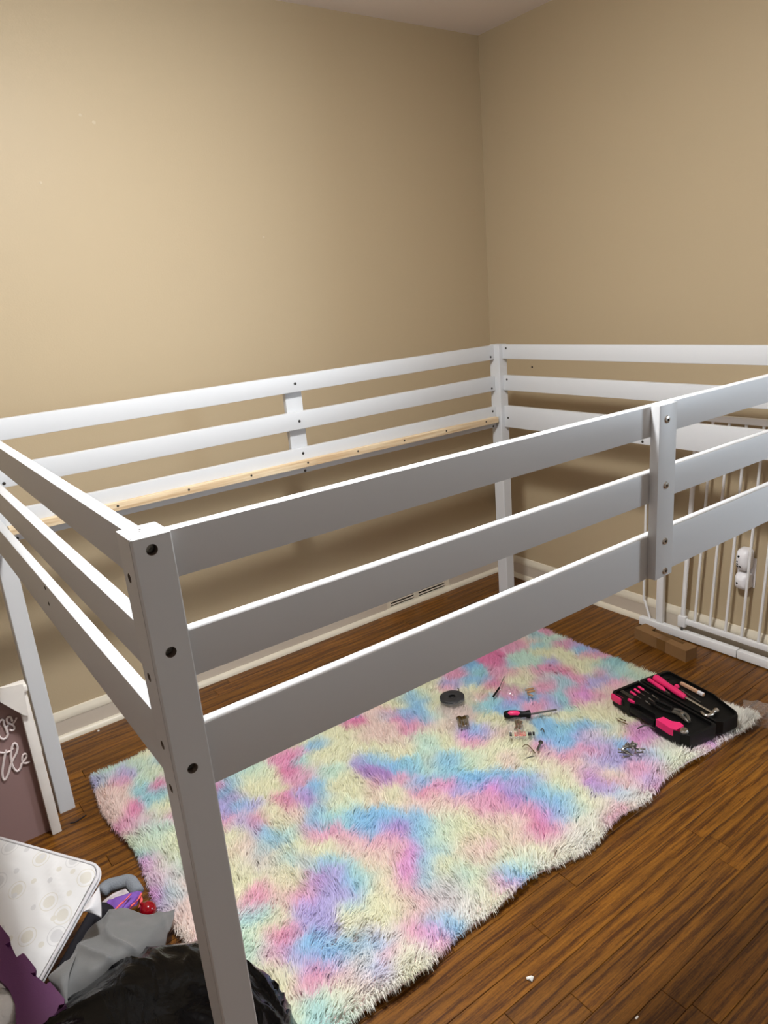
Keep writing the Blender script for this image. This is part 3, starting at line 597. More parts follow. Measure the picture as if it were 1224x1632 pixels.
# outlet with two plug-in devices behind the bars
ol = thing('wall_outlet', (XW, .465, .33), 'white outlet cover plate on the right wall behind the gate bars', 'outlet')
sub(ol, 'cover_plate', MB().box((XW-.004, .462, .275), (XW, .530, .390), .0018), M['white_plastic'])
def plugin(z0, z1, label, up):
    t = thing('plug_in_adapter', (XW-.004, .497, (z0+z1)/2), label, 'plug adapter')
    zc = (z0+z1)/2; hz = (z1-z0)/2; n = 22
    G = []
    for i in range(9):      # rounded body: superellipse sections narrowing towards the front
        f = i/8; xx = XW-.004-.046*f; s = (1-.05*f) if i < 5 else (1-.05*f)*math.sqrt(max(0, 1-((f-.5)/.53)**2))
        s = max(s, .04)
        G.append([(xx, .497+.026*s*math.copysign(abs(math.cos(a))**.55, math.cos(a)), zc+hz*s*math.copysign(abs(math.sin(a))**.55, math.sin(a))) for a in [2*math.pi*j/n for j in range(n)]])
    mb = MB().grid(G, close_u=True); mb.bm.verts.ensure_lookup_table()
    mb.bm.faces.new([mb.bm.verts[i] for i in range(n)]); mb.bm.faces.new([mb.bm.verts[8*n+i] for i in range(n)][::-1])
    sub(t, 'body', mb, M['white_plastic'], angle=60)
    sub(t, 'button', MB().lathe([(0, .003), (.004, .002), (.0045, -.004)], (XW-.048, .505, zc+(.016 if up else -.004)), (-1, 0, .0), 12), M['black'], 'small black dot')
    if up:
        for k in range(3):
            for q in (0, 1):
                sub(t, 'vent_slot', MB().box((XW-.049, .509-.010*q-.004, zc-.006-.009*k), (XW-.0455, .509-.010*q+.003, zc-.002-.009*k), rot=Matrix.Rotation(.5, 3, 'X')), M['black'], 'short black slot', smooth=False)
    return t
plugin(.342, .428, 'upper white plug-in adapter with black slots in the outlet behind the gate', True)
plugin(.268, .335, 'lower smaller white plug-in adapter with one dark dot behind the gate', False)

# ------------------------------------------------------------------ cardboard box by the gate
ctr = Vector((2.116, .716, 0)); ax = Vector((-.035, -.245, 0)).normalized(); pv = Vector((-ax.y, ax.x, 0))
if pv.x < 0: pv = -pv
def obx(mb, a0, a1, b0, b1, z0, z1, bev=0.0):
    R = Matrix((ax, pv, Vector((0, 0, 1)))).transposed()
    c = ctr+ax*(a0+a1)/2+pv*(b0+b1)/2; h = Vector(((a1-a0)/2, (b1-b0)/2, (z1-z0)/2)); c.z = (z0+z1)/2
    return mb.box(c-h, c+h, bev, R)
cb = thing('cardboard_box', ctr, 'long flat brown cardboard box on the floor against the gate', 'box')
mb = MB(); t_ = .003
obx(mb, -.125, .125, -.03, -.03+t_, 0, .045); obx(mb, -.125, .125, .027, .03, 0, .045); obx(mb, -.125, -.122, -.027, .027, 0, .045); obx(mb, .122, .125, -.027, .027, 0, .045); obx(mb, -.122, .122, -.027, .027, 0, .003)
sub(cb, 'box_body', mb, M['card'], smooth=False)
mb = MB(); obx(mb, -.125, .125, -.0305, .004, .045, .0475); sub(cb, 'top_flap', mb, M['card'], smooth=False)
for q0, q1 in ((-.125, -.07), (.08, .125)):
    mb = MB(); obx(mb, q0, q1, .004, .0305, .045, .0475); sub(cb, 'end_flap', mb, M['card'], smooth=False)
mb = MB(); obx(mb, -.012, .028, -.0312, -.030, .002, .0475); obx(mb, -.012, .028, -.0312, .004, .0474, .0479); sub(cb, 'packing_tape', mb, M['tape'], 'shiny strip of brown tape', smooth=False)

# ------------------------------------------------------------------ tool case on the rug corner
TC = Vector((1.722, .556, RT+.010)); tu = Vector((-.16, -.987, 0)).normalized(); tv = Vector((.987, -.16, 0)).normalized()
def tp(a, b, z): return TC+tu*a+tv*b+Vector((0, 0, z))
TR3 = Matrix((tu, tv, Vector((0, 0, 1)))).transposed()
def tbox(mb, a0, a1, b0, b1, z0, z1, bev=0.0):
    c = tp((a0+a1)/2, (b0+b1)/2, (z0+z1)/2); h = Vector(((a1-a0)/2, (b1-b0)/2, (z1-z0)/2)); return mb.box(c-h, c+h, bev, TR3)
case = thing('tool_case', tp(.16, 0, -.014), 'open black plastic tool case lying on the right corner of the rug', 'tool case')
def shell(name, poly):
    # tray with rim: outline polygon (a, b), floor, raised rim
    c = Vector((sum(p[0] for p in poly)/len(poly), sum(p[1] for p in poly)/len(poly), 0))
    inn = [(c.x+(a-c.x)*.94, c.y+(b-c.y)*.90) for a, b in poly]
    bm = bmesh.new(); k = len(poly)
    def ring(pl, z): return [bm.verts.new(tp(a, b, z)) for a, b in pl]
    sl = [(c.x+(a-c.x)*.97, c.y+(b-c.y)*.95) for a, b in poly]
    A = ring(sl, -.014); B = ring(poly, -.006); C = ring(poly, .033); Dd = ring(inn, .034); E = ring(inn, .024)
    for P, Q in ((A, B), (B, C), (C, Dd), (Dd, E)):
        for i in range(k): bm.faces.new((P[i], P[(i+1) % k], Q[(i+1) % k], Q[i]))
    bm.faces.new(A[::-1]); bm.faces.new(E)
    mb = MB(); mb.bm.free(); mb.bm = bm
    return sub(case, name, mb, M['plastic_black'], smooth=True, angle=30)
near = shell('lower_tray', [(.0, -.004), (.0, -.118), (.008, -.128), (.085, -.130), (.105, -.112), (.175, -.112), (.195, -.132), (.29, -.132), (.313, -.118), (.318, -.085), (.318, -.012), (.310, -.004)])
far = shell('lid_tray', [(.0, .004), (.004, .118), (.012, .128), (.20, .128), (.225, .118), (.30, .100), (.318, .085), (.318, .02), (.305, .004)])
for a in (.06, .25): sub(case, 'hinge', MB().cyl(tp(a-.02, 0, .010), tp(a+.02, 0, .010), .005, n=10), M['plastic_black'])
hd = MB(); tbox(hd, .09, .19, -.134, -.122, .004, .024, .004); sub(case, 'carry_handle', hd, M['plastic_black'])
mb = MB(); tbox(mb, .09, .19, .122, .132, .004, .022, .004); sub(case, 'carry_handle', mb, M['plastic_black'])
for a in (.02, .055): 
    for b in (.03, .07): 
        mb = MB(); tbox(mb, a, a+.022, b, b+.03, .0242, .0275, .001); sub(far, 'moulded_rib', mb, M['plastic_black'])
# tools: each lies in the case
def straight_tool(name, label, cat, a0, b0, a1, b1, hl, hr, sr, z, group=None, hm='pink'):
    p0 = tp(a0, b0, z); p1 = tp(a1, b1, z); d = (p1-p0).normalized()
    t = thing(name, p0-Vector((0, 0, hr)), label, cat, group)
    sub(t, 'handle', MB().tube([p0, p0+d*hl*.06, p0+d*hl*.3, p0+d*hl*.8, p0+d*hl], [hr*.7, hr, hr*.85, hr, hr*.5], 12), M[hm])
    sub(t, 'shaft', MB().tube([p0+d*hl, p1], sr, 8), M['steeldark'])
    return t
for k, w_ in enumerate(('farthest from', 'in the middle between', 'nearest')):
    straight_tool('precision_screwdriver', ('pink-handled precision screwdriver nearest the hinge in the open case', 'pink-handled precision screwdriver in the middle of the three in the case', 'pink-handled precision screwdriver nearest the case front edge')[k], 'screwdriver', .026+.004*k, -.030-.022*k, .076+.004*k, -.034-.022*k, .027, .0045, .0014, .031, 'precision screwdrivers in the case')
for k in range(3):
    straight_tool('screwdriver_bit', ('steel driver bit nearest the hinge in the case tray', 'steel driver bit in the middle of the case tray', 'steel driver bit nearest the front of the case tray')[k], 'driver bit', .088+.006*k, -.032-.022*k, .118+.004*k, -.036-.022*k, .010, .0028, .0018, .030, 'driver bits in the case', 'steeldark')
# pink knife and bit holder at the left end
t = thing('pink_utility_cutter', tp(.0, -.122, .014), 'pink utility cutter in the near left end of the tool case', 'cutter')
mb = MB(); tbox(mb, .004, .050, -.1335, -.118, .006, .031, .005); sub(t, 'body', mb, M['pink'])
mb = MB(); tbox(mb, .050, .060, -.131, -.121, .010, .026, .002); sub(t, 'blade_guard', mb, M['plastic_black'])
t = thing('hex_key_set', tp(.055, -.115, .02), 'pink folding hex key set beside the pink cutter in the case', 'hex keys')
mb = MB(); tbox(mb, .062, .088, -.117, -.108, .024, .034, .003); sub(t, 'body', mb, M['pink'])
for k in range(3): sub(t, 'key', MB().tube([tp(.018, -.094-.005*k, .036), tp(.07, -.096-.005*k, .036), tp(.073, -.100-.005*k, .036)], .0012, 6), M['steeldark'])
# pliers
t = thing('pliers', tp(.22, -.06, .026), 'steel jawed pliers lying beside the tape measure in the tool case', 'pliers')
sub(t, 'jaw', MB().tube(spath([tp(.188, -.048, .033), tp(.205, -.040, .035), tp(.235, -.042, .035), tp(.262, -.058, .033)], 4), [.002]+[.006]*10+[.003]*2, 8), M['steeldark'])
sub(t, 'jaw', MB().tube(spath([tp(.192, -.058, .033), tp(.215, -.056, .035), tp(.24, -.060, .035), tp(.262, -.064, .033)], 4), [.002]+[.006]*10+[.003]*2, 8), M['steeldark'])
sub(t, 'pivot', MB().lathe([(0, .004), (.005, .003), (.006, 0)], tp(.225, -.05, .039), (0, 0, 1), 12), M['steel'])
sub(t, 'handle', MB().tube(spath([tp(.20, -.052, .031), tp(.17, -.040, .031), (tp(.12, -.048, .031))], 4), .005, 8), M['plastic_black'])
sub(t, 'handle', MB().tube(spath([tp(.20, -.056, .031), tp(.17, -.072, .031), (tp(.12, -.070, .031))], 4), .005, 8), M['plastic_black'])
# pink tape measure with a chrome hub
t = thing('tape_measure', tp(.24, -.115, .018), 'pink tape measure with chrome side in the near right end of the tool case', 'tape measure')
sub(t, 'case_body', MB().prism([tp(.198, -.133, .012), tp(.202, -.106, .012), tp(.232, -.103, .012), tp(.250, -.088, .012), tp(.268, -.092, .012), tp(.272, -.128, .012), tp(.255, -.136, .012)], (0, 0, .024)), M['pink'], angle=30)
sub(t, 'chrome_hub', MB().lathe([(0, .012), (.010, .011), (.0135, .006), (.014, -.006)], tp(.287, -.112, .030), (0, 0, 1), 18), M['steel'], 'chrome round hub')
sub(t, 'blade_tip', MB().box(tp(.176, -.128, .012), tp(.200, -.125, .020)), M['steel'], smooth=False)
# hammer in the lid
t = thing('claw_hammer', tp(.04, .05, .026), 'claw hammer with pink handle lying in the lid of the tool case', 'hammer')
h0 = tp(.020, .052, .036); h1 = tp(.165, .034, .036); h2 = tp(.268, .030, .036); d = (h1-h0).normalized()
sub(t, 'handle', MB().tube([h0, h0+d*.004, h0+d*.03, h0+d*.06, h0+d*.10, h0+d*.135, h1], [.009, .013, .0125, .010, .011, .010, .007], 14), M['pink'])
sub(t, 'shaft', MB().tube([h1, h2], .0045, 10), M['steel'])
sub(t, 'claw', MB().tube(spath([tp(.268, .034, .036), tp(.275, .02, .036), tp(.268, .002, .036), tp(.245, -.012+.02, .036)], 4), [.007]*5+[.006]*4+[.005]*3+[.0025], 10), M['steel'])
sub(t, 'striking_face', MB().lathe([(0, .018), (.0085, .018), (.0095, .015), (.007, .010), (.006, 0)], tp(.268, .036, .036), tv, 16), M['steel'])
# second pink grip (slim), pink button, level, rod
straight_tool('pink_screwdriver', 'slim pink screwdriver grip beside the hammer handle in the case lid', 'screwdriver', .012, .030, .118, .016, .085, .0075, .003, .032)
straight_tool('thin_steel_rod', 'thin steel driver lying between the level and the hammer in the lid', 'driver', .120, .066, .205, .055, .004, .0025, .0022, .031, None, 'steeldark')
t = thing('pink_button', tp(.092, .076, .026), 'small round pink button piece in the tool case lid', 'button')
sub(t, 'cap', MB().lathe([(0, .008), (.006, .007), (.0085, .003), (.009, 0)], tp(.092, .076, .026), (0, 0, 1), 16), M['pink'])
t = thing('spirit_level', tp(.14, .098, .026), 'narrow tan spirit level along the far edge of the case lid', 'level')
mb = MB(); tbox(mb, .088, .182, .094, .104, .026, .036, .002); sub(t, 'body', mb, M['tan'])
mb = MB(); tbox(mb, .158, .180, .0935, .1045, .0275, .0365, .002); sub(t, 'end_cap', mb, M['piping'], 'pale pink end')

# ------------------------------------------------------------------ small things lying on the pile
def rod(name, pts, r, m, label, cat, group=None, n=8):
    o = make(name, MB().tube(spath(pts, 4) if len(pts) > 2 else pts, r, n), M[m]); return tag(o, label, cat, group)
def hexbolt(name, p, d, L_, r, m, label, group):
    d = Vector(d).normalized(); p = Vector(p)
    t = thing(name, p, label, 'bolt', group)
    sub(t, 'shank', MB().cyl(p, p+d*L_, r, n=8), M[m]); sub(t, 'head', MB().lathe([(0, .003), (r*1.6, .0026), (r*1.9, 0), (0, 0)], p+d*L_, d, 10), M[m])
    return t
tape = thing('tape_roll', [1.227, 0.961, 0.046], 'flat black roll of tape lying on the rug', 'tape roll')
c = Vector([1.224, 0.958, 0.046])
sub(tape, 'roll', MB().lathe([(.012, .0), (.012, .011), (.014, .012), (.040, .012), (.043, .010), (.043, .0), (.012, 0)], c, (0, .04, 1), 36), mat('black_tape', srgb(40, 40, 42), rough=0.45))
sub(tape, 'core', MB().lathe([(.0118, .011), (.0095, .011), (.0095, .001), (.0118, .001)], c, (0, .04, 1), 20), M['plastic_black'])
sub(tape, 'loose_end', MB().tube(spath([c+Vector((.040, .010, .010)), c+Vector((.046, .016, .012)), c+Vector((.050, .028, .010))], 4), .0016, 6), M['plastic_black'])
def film(name, pts, label, cat='plastic bag', nu=26, nv=22, amp=.006, sc=38, seed=1, group=None, th=.0):
    G = wrinkle(surf(pts, nu, nv), amp, sc, seed)
    for r in G:
        for p in r: p.z = max(p.z, .004)
    o = make(name, MB().grid(G), M['film'], angle=180); return tag(o, label, cat, group)
film('clear_plastic_bag', [[[1.172, 0.966, 0.05], [1.286, 0.98, 0.05], [1.296, 0.936, 0.05]], [[1.134, 0.903, 0.056], [1.225, 0.89, 0.056], [1.267, 0.86, 0.056]], [[1.113, 0.811, 0.052], [1.147, 0.788, 0.052], [1.26, 0.822, 0.052]]], 'clear plastic bag with bronze bolts beside the black tape roll', seed=2)
q = [[1.134, 0.822, 0.044], [1.138, 0.813, 0.044], [1.147, 0.809, 0.044], [1.133, 0.814, 0.051], [1.137, 0.805, 0.051], [1.159, 0.808, 0.044], [1.148, 0.804, 0.051]]
dv = Vector([1.185, 0.872, 0.048])-Vector([1.144, 0.818, 0.044])
for k, p in enumerate(q):
    hexbolt('bronze_bolt', p, dv+Vector(((k % 3-1)*.0015, 0, .0015*(k % 2))), .040, .0038, 'bronze', 'bronze bolt bundled in the clear bag beside the tape roll', 'bronze bolts in the bag')
film('clear_plastic_bag', [[[1.412, 0.919, 0.044], [1.466, 0.878, 0.044], [1.49, 0.807, 0.044]], [[1.381, 0.878, 0.054], [1.425, 0.836, 0.054], [1.453, 0.774, 0.054]], [[1.373, 0.858, 0.046], [1.402, 0.808, 0.046], [1.429, 0.77, 0.046]]], 'clear plastic bag with brown dowels, farthest back on the rug', seed=4)
for k, (a, b) in enumerate(zip([[1.444, 0.821, 0.047], [1.432, 0.799, 0.047], [1.431, 0.8, 0.054]], [[1.474, 0.81, 0.047], [1.435, 0.778, 0.047], [1.456, 0.788, 0.054]])):
    o = make('wooden_dowel', MB().tube([a, Vector(a).lerp(Vector(b), .1), Vector(a).lerp(Vector(b), .9), b], [.003, .004, .004, .003], 10), M['dowel']); tag(o, 'brown wooden dowel in the clear bag at the back of the rug', 'dowel', 'dowels in the bag')
t = thing('thin_screwdriver', [1.348, 0.88, 0.04], 'thin dark tool with black grip left of the dowel bag', 'tool')
sub(t, 'grip', MB().tube([[1.337, 0.871, 0.046], [1.393, 0.897, 0.046]], .0035, 8), M['plastic_black'])
sub(t, 'shaft', MB().tube([[1.393, 0.897, 0.046], [1.457, 0.935, 0.05]], .0016, 8), M['steeldark'])
# pink and black screwdriver
a, b, c = Vector([1.276, 0.76, 0.052]), Vector([1.342, 0.701, 0.052]), Vector([1.424, 0.663, 0.05])
sd_ = thing('screwdriver', a-Vector((0, 0, .012)), 'black and pink screwdriver lying on the middle of the rug', 'screwdriver')
L1 = b-a
sub(sd_, 'handle', MB().tube([a, a+L1*.04, a+L1*.2, a+L1*.45, a+L1*.68, a+L1*.8, a+L1*.9, a+L1*.97, b], [.007, .011, .0145, .0145, .010, .010, .0135, .0135, .006], 16), M['plastic_black'])
sub(sd_, 'grip_inlay', MB().tube([a+L1*.03+Vector((0, -.004, .0045)), a+L1*.2+Vector((0, -.0055, .0062)), a+L1*.45+Vector((0, -.0055, .0062)), a+L1*.62+Vector((0, -.003, .004))], [.004, .0095, .0095, .004], 12), M['pink'], 'pink grip inlay')
sub(sd_, 'shaft', MB().tube([b, c], .0032, 10), M['steeldark'])
# bag of silver fittings with a red printed strip
bag3 = film('clear_plastic_bag', [[[1.269, 0.744, 0.046], [1.312, 0.718, 0.046], [1.331, 0.685, 0.046]], [[1.231, 0.7, 0.056], [1.264, 0.678, 0.056], [1.296, 0.648, 0.056]], [[1.2, 0.66, 0.044], [1.226, 0.631, 0.044], [1.264, 0.609, 0.044]]], 'clear plastic bag with silver fittings and red print in front of the screwdriver', seed=6)
for k, (x_, y_, x2, y2) in enumerate(((822, 1150, 826, 1162), (826, 1150, 830, 1160), (830, 1152, 828, 1164), (824, 1158, 833, 1156))):
    pass
q = [([1.273, 0.703, 0.054], [1.245, 0.668, 0.056]), ([1.282, 0.7, 0.054], [1.257, 0.666, 0.056]), ([1.284, 0.688, 0.054], [1.244, 0.659, 0.056]), ([1.252, 0.68, 0.054], [1.272, 0.671, 0.056]), ([1.268, 0.684, 0.054], [1.237, 0.671, 0.056])]
for a, b in q: 
    o = make('silver_fitting', MB().tube([a, b], [.0055, .0045], 8), M['steel']); tag(o, 'silver metal fitting in the clear bag between the screwdriver and the red print', 'fitting', 'silver fittings in the bag')
st_ = bag3
e0, e1, e2, e3 = [Vector(v) for v in [[1.222, 0.687, 0.048], [1.287, 0.63, 0.048], [1.264, 0.606, 0.048], [1.199, 0.662, 0.048]]]
def onstrip(u, v, h=.0006): 
    p = (e0.lerp(e1, u)).lerp(e3.lerp(e2, u), v); p.z += h; return p
for u0_, u1_ in ((.04, .12), (.70, .84), (.87, .95)):
    sub(st_, 'black_mark', MB().prism([onstrip(u0_, .15), onstrip(u1_, .15), onstrip(u1_, .75), onstrip(u0_, .75)], (0, 0, .0005)), M['black'], smooth=False)
for k in range(6):
    u = .22+.072*k
    sub(st_, 'red_print', MB().tube(spath([onstrip(u, .8), onstrip(u+.010, .1), onstrip(u+.034, .3), onstrip(u+.028, .75), onstrip(u+.050, .65)], 3), .0008, 5), M['red_print'])
# loose keys and bolts
rod('hex_key', [[1.201, 0.605, 0.044], [1.214, 0.607, 0.044], [1.218, 0.598, 0.044], [1.212, 0.577, 0.044], [1.205, 0.558, 0.044]], .0016, 'bronze', 'bent bronze hex key lying on the rug below the red-printed strip', 'hex key')
rod('short_pin', [[1.169, 0.558, 0.044], [1.182, 0.554, 0.044], [1.191, 0.55, 0.044]], .0019, 'steeldark', 'short grey pin lying nearest the camera below the hex key', 'pin')
p0, p1 = [Vector(v) for v in [[1.22, 0.561, 0.046], [1.256, 0.581, 0.046]]]
hexbolt('dark_bolt', p0, p1-p0, (p1-p0).length, .0040, 'steeldark', 'single dark bolt right of the bent hex key on the rug', None)
rod('small_hook', [[1.306, 0.625, 0.044], [1.316, 0.629, 0.044], [1.314, 0.622, 0.044], [1.308, 0.614, 0.044]], .0020, 'steeldark', 'tiny dark bent hook right of the red-printed strip', 'hook')
# heap of silver screws
rr = random.Random(11); c = Vector([1.41, 0.371, 0.042])
def screw_master():
    t = thing('silver_screw', (0, 0, 0), 'silver screw in the heap near the front right of the rug', 'screw', 'screws heaped on the rug')
    sub(t, 'shank', MB().tube([(0, 0, -.011), (0, 0, -.008), (0, 0, .010)], [.0006, .0017, .0018], 7), M['steeldark'])
    sub(t, 'head', MB().lathe([(0, .0125), (.003, .0122), (.0034, .011), (.0018, .010)], (0, 0, 0), (0, 0, 1), 8), M['steel'])
    return t
sm = screw_master()
for k in range(30):
    s_ = sm if k == 0 else copy_tree(sm)
    r_ = rr.random()**.6*.032; an = rr.uniform(0, 6.28)
    s_.location = c+Vector((r_*math.cos(an)*1.25, r_*math.sin(an)*.8, .006+.014*max(0, 1-r_/.032)+rr.uniform(0, .004)))
    s_.scale = (1.25,)*3
    s_.rotation_euler = (math.pi/2+rr.uniform(-.3, .3), 0, rr.uniform(0, 6.28))
for k, (a, b) in enumerate([([1.532, 0.511, 0.042], [1.525, 0.481, 0.043]), ([1.539, 0.504, 0.042], [1.539, 0.478, 0.043]), ([1.525, 0.498, 0.042], [1.529, 0.463, 0.043])]):
    o = make('long_brass_screw', MB().tube([a, b], [.0012, .002], 7), M['bronze' if k else 'steel']); tag(o, ('bright steel long screw, leftmost of three loose ones in front of the tool case', 'bronze long screw, middle one of three loose ones in front of the tool case', 'bronze long screw nearest the camera of three loose ones before the tool case')[k], 'screw', 'loose long screws by the case')
rod('hacksaw_blade', [[1.527, 0.425, 0.046], [1.561, 0.417, 0.046], [1.568, 0.386, 0.046]], .0022, 'steeldark', 'thin grey metal strip sticking out under the tool case front', 'strip')
film('clear_plastic_bag', [[[1.926, 0.302, 0.03], [1.954, 0.27, 0.03], [1.985, 0.236, 0.02]], [[1.844, 0.254, 0.05], [1.853, 0.215, 0.055], [1.91, 0.195, 0.03]], [[1.849, 0.243, 0.012], [1.85, 0.207, 0.01], [1.876, 0.177, 0.008]]], 'empty clear plastic bag on the floor right of the tool case', amp=.010, sc=30, seed=9)
# lint and scraps on the bare floor
o = make('lint_tuft', MB().lathe([(0, .006), (.004, .005), (.006, .002), (.005, 0), (0, 0)], [0.66, 0.078, 0.0], (0, 0, 1), 9), M['lint']); tag(o, 'small white lint tuft on the bare floor in front of the rug', 'lint')
for v in o.data.vertices: v.co += Vector((random.uniform(-.003, .003), random.uniform(-.003, .003), 0))
o = make('paper_scrap', MB().box(Vector([0.756, -0.116, 0.001])-Vector((.004, .0015, .0008)), Vector([0.756, -0.116, 0.001])+Vector((.004, .0015, .0012))), M['paper']); tag(o, 'tiny white scrap on the floor at the bottom right', 'scrap')
rod('hair_tie', [[0.014, 1.289, 0.002], [0.027, 1.284, 0.002], [0.046, 1.289, 0.002], [0.06, 1.294, 0.002]], .0018, 'plum', 'thin dark string on the floor between the left leg and the rug', 'string')
o = make('plaster_crumb', MB().lathe([(0, .005), (.004, .003), (.004, 0), (0, 0)], [0.219, 1.74, 0.0], (0, 0, 1), 7), M['lint']); tag(o, 'tiny white crumb on the floor near the back baseboard', 'crumb')

# ------------------------------------------------------------------ white framed sign panel at the left
sg = thing('framed_sign', (-.17, 1.287, 0), 'white framed mauve sign panel with raised script lettering beside the back left leg', 'sign')
sub(sg, 'panel', MB().box((-.34, 1.300, .0), (-.034, 1.306, .462)), M['mauve'], 'mauve painted panel', smooth=False)
sub(sg, 'frame_stile', MB().box((-.0395, 1.272, 0), (-.0135, 1.308, .464), .002), M['sign_white'])
sub(sg, 'frame_stile', MB().box((-.36, 1.272, 0), (-.334, 1.308, .464), .002), M['sign_white'])
sub(sg, 'frame_top', MB().box((-.365, 1.264, .464), (-.010, 1.312, .481), .003), M['sign_white'])
yg = 1.262
sub(sg, 'corner_gusset', MB().prism([[-0.073, 1.262, 0.499], [-0.019, 1.262, 0.49], [-0.024, 1.262, 0.393], [-0.035, 1.262, 0.4], [-0.081, 1.262, 0.461]], (0, .009, 0)), M['sign_white'])
def stroke(name, pts, r):
    sub(sg, name, MB().tube(spath(pts, 4), r, 6), M['letter'], 'pale raised script letter')
for nm, r, pts in (
    ('letter_s', 0.0031, [[-0.105, 1.297, 0.372], [-0.094, 1.297, 0.388], [-0.087, 1.297, 0.393], [-0.083, 1.297, 0.389], [-0.084, 1.297, 0.379], [-0.082, 1.297, 0.362], [-0.081, 1.297, 0.347], [-0.087, 1.297, 0.337], [-0.095, 1.297, 0.336], [-0.101, 1.297, 0.344], [-0.102, 1.297, 0.352]]),
    ('letter_s', 0.0029, [[-0.082, 1.297, 0.349], [-0.08, 1.297, 0.366], [-0.074, 1.297, 0.371]]),
    ('letter_s', 0.0031, [[-0.063, 1.297, 0.378], [-0.064, 1.297, 0.39], [-0.069, 1.297, 0.394], [-0.075, 1.297, 0.388], [-0.074, 1.297, 0.377], [-0.067, 1.297, 0.37], [-0.062, 1.297, 0.362], [-0.063, 1.297, 0.353], [-0.07, 1.297, 0.352], [-0.074, 1.297, 0.357]]),
    ('letter_s', 0.0026, [[-0.066, 1.297, 0.369], [-0.06, 1.297, 0.372], [-0.054, 1.297, 0.378], [-0.051, 1.297, 0.384]]),
    ('letter_t', 0.0032, [[-0.095, 1.297, 0.301], [-0.102, 1.297, 0.285], [-0.111, 1.297, 0.261], [-0.118, 1.297, 0.239], [-0.119, 1.297, 0.219], [-0.114, 1.297, 0.217], [-0.104, 1.297, 0.231], [-0.095, 1.297, 0.25]]),
    ('letter_t', 0.0028, [[-0.117, 1.297, 0.306], [-0.108, 1.297, 0.299], [-0.097, 1.297, 0.294], [-0.087, 1.297, 0.294], [-0.077, 1.297, 0.298]]),
    ('letter_l', 0.0032, [[-0.095, 1.297, 0.25], [-0.084, 1.297, 0.267], [-0.073, 1.297, 0.281], [-0.067, 1.297, 0.296], [-0.068, 1.297, 0.308], [-0.074, 1.297, 0.311], [-0.082, 1.297, 0.298], [-0.088, 1.297, 0.278], [-0.09, 1.297, 0.257], [-0.088, 1.297, 0.237], [-0.083, 1.297, 0.227], [-0.075, 1.297, 0.23], [-0.067, 1.297, 0.244]]),
    ('letter_e', 0.003, [[-0.067, 1.297, 0.244], [-0.059, 1.297, 0.25], [-0.051, 1.297, 0.259], [-0.051, 1.297, 0.268], [-0.058, 1.297, 0.268], [-0.063, 1.297, 0.258], [-0.064, 1.297, 0.246], [-0.058, 1.297, 0.24], [-0.051, 1.297, 0.239], [-0.046, 1.297, 0.241]])):
    stroke(nm, pts, r)

# ------------------------------------------------------------------ pile of things at the lower left
# padded mattress, tilted
A = Vector((.011, .788, .20)); uu = (Vector((-.177, .666, .10))-A).normalized(); vv = Vector((-.160, 1.105, .235))-A; vv = (vv-uu*vv.dot(uu)).normalized(); nn = uu.cross(vv).normalized()
if nn.z < 0: nn = -nn
MU, MV, MT = .40, .47, .020
def rrect(inset, z, n=7, rad=.035):
    out = []
    for (cx_, cy_, a0) in ((MU-rad, MV-rad, 0), (rad, MV-rad, 90), (rad, rad, 180), (MU-rad, rad, 270)):
        for i in range(n):
            a_ = math.radians(a0+90*i/(n-1)); out.append(A+uu*(cx_+(rad-inset)*math.cos(a_))+vv*(cy_+(rad-inset)*math.sin(a_))+nn*z)
    return out
mt = thing('crib_mattress', A+uu*MU/2+vv*MV/2-nn*MT, 'white crib mattress with faint dot print leaning at the lower left', 'mattress')
rings = [rrect(.012, -MT), rrect(.002, -MT+.006), rrect(0, -MT*.5), rrect(.002, -.006), rrect(.010, 0)]
mb = MB(); mb.grid(rings, close_u=True)
mb.bm.verts.ensure_lookup_table(); k = len(rings[0]); mb.bm.faces.new([mb.bm.verts[i] for i in range(k)])
sub(mt, 'mattress_side', mb, M['piping'], 'grey white side panel')
# printed top as a grid so that it can pucker
NU, NVV = 44, 50
bm = bmesh.new(); uvl = bm.loops.layers.uv.new('UVMap'); vg = {}
for i in range(NVV):
    for j in range(NU):
        u = .008+(MU-.016)*j/(NU-1); v = .008+(MV-.016)*i/(NVV-1)
        # pull the corners in to follow the rounded outline
        for cu, cv in ((0, 0), (MU, 0), (0, MV), (MU, MV)):
            du, dv_ = abs(u-cu), abs(v-cv)
            if du < .035 and dv_ < .035:
                x_, y_ = .035-du, .035-dv_; m_ = max(x_, y_); l_ = math.hypot(x_, y_)
                if l_ > 1e-6: x_, y_ = x_*m_/l_, y_*m_/l_
                u = cu+(.035-x_)*(1 if cu == 0 else -1); v = cv+(.035-y_)*(1 if cv == 0 else -1)
        e_ = min(u, MU-u, v, MV-v); h = .010*(1-math.exp(-e_/.03))
        q = Vector((u*9, v*9, 3)); h += .005*noise.noise(q)+.003*(1-abs(noise.noise(Vector((u*16+v*12, v*9-u*4, 9)))*2))**4*min(1, e_/.03)
        vg[i, j] = (bm.verts.new(A+uu*u+vv*v+nn*h), (u, v))
for i in range(NVV-1):
    for j in range(NU-1):
        qd = [vg[i, j], vg[i, j+1], vg[i+1, j+1], vg[i+1, j]]
        f = bm.faces.new([v[0] for v in qd])
        for lp, v in zip(f.loops, qd): lp[uvl].uv = v[1]
mb = MB(); mb.bm.free(); mb.bm = bm
sub(mt, 'printed_cover', mb, M['dots'], 'white cover printed with pale grey and beige dots', angle=180)
sub(mt, 'piping', MB().tube([rrect(.004, -.001)[i % 28] for i in range(29)], .0042, 8, cap=False), M['piping'])
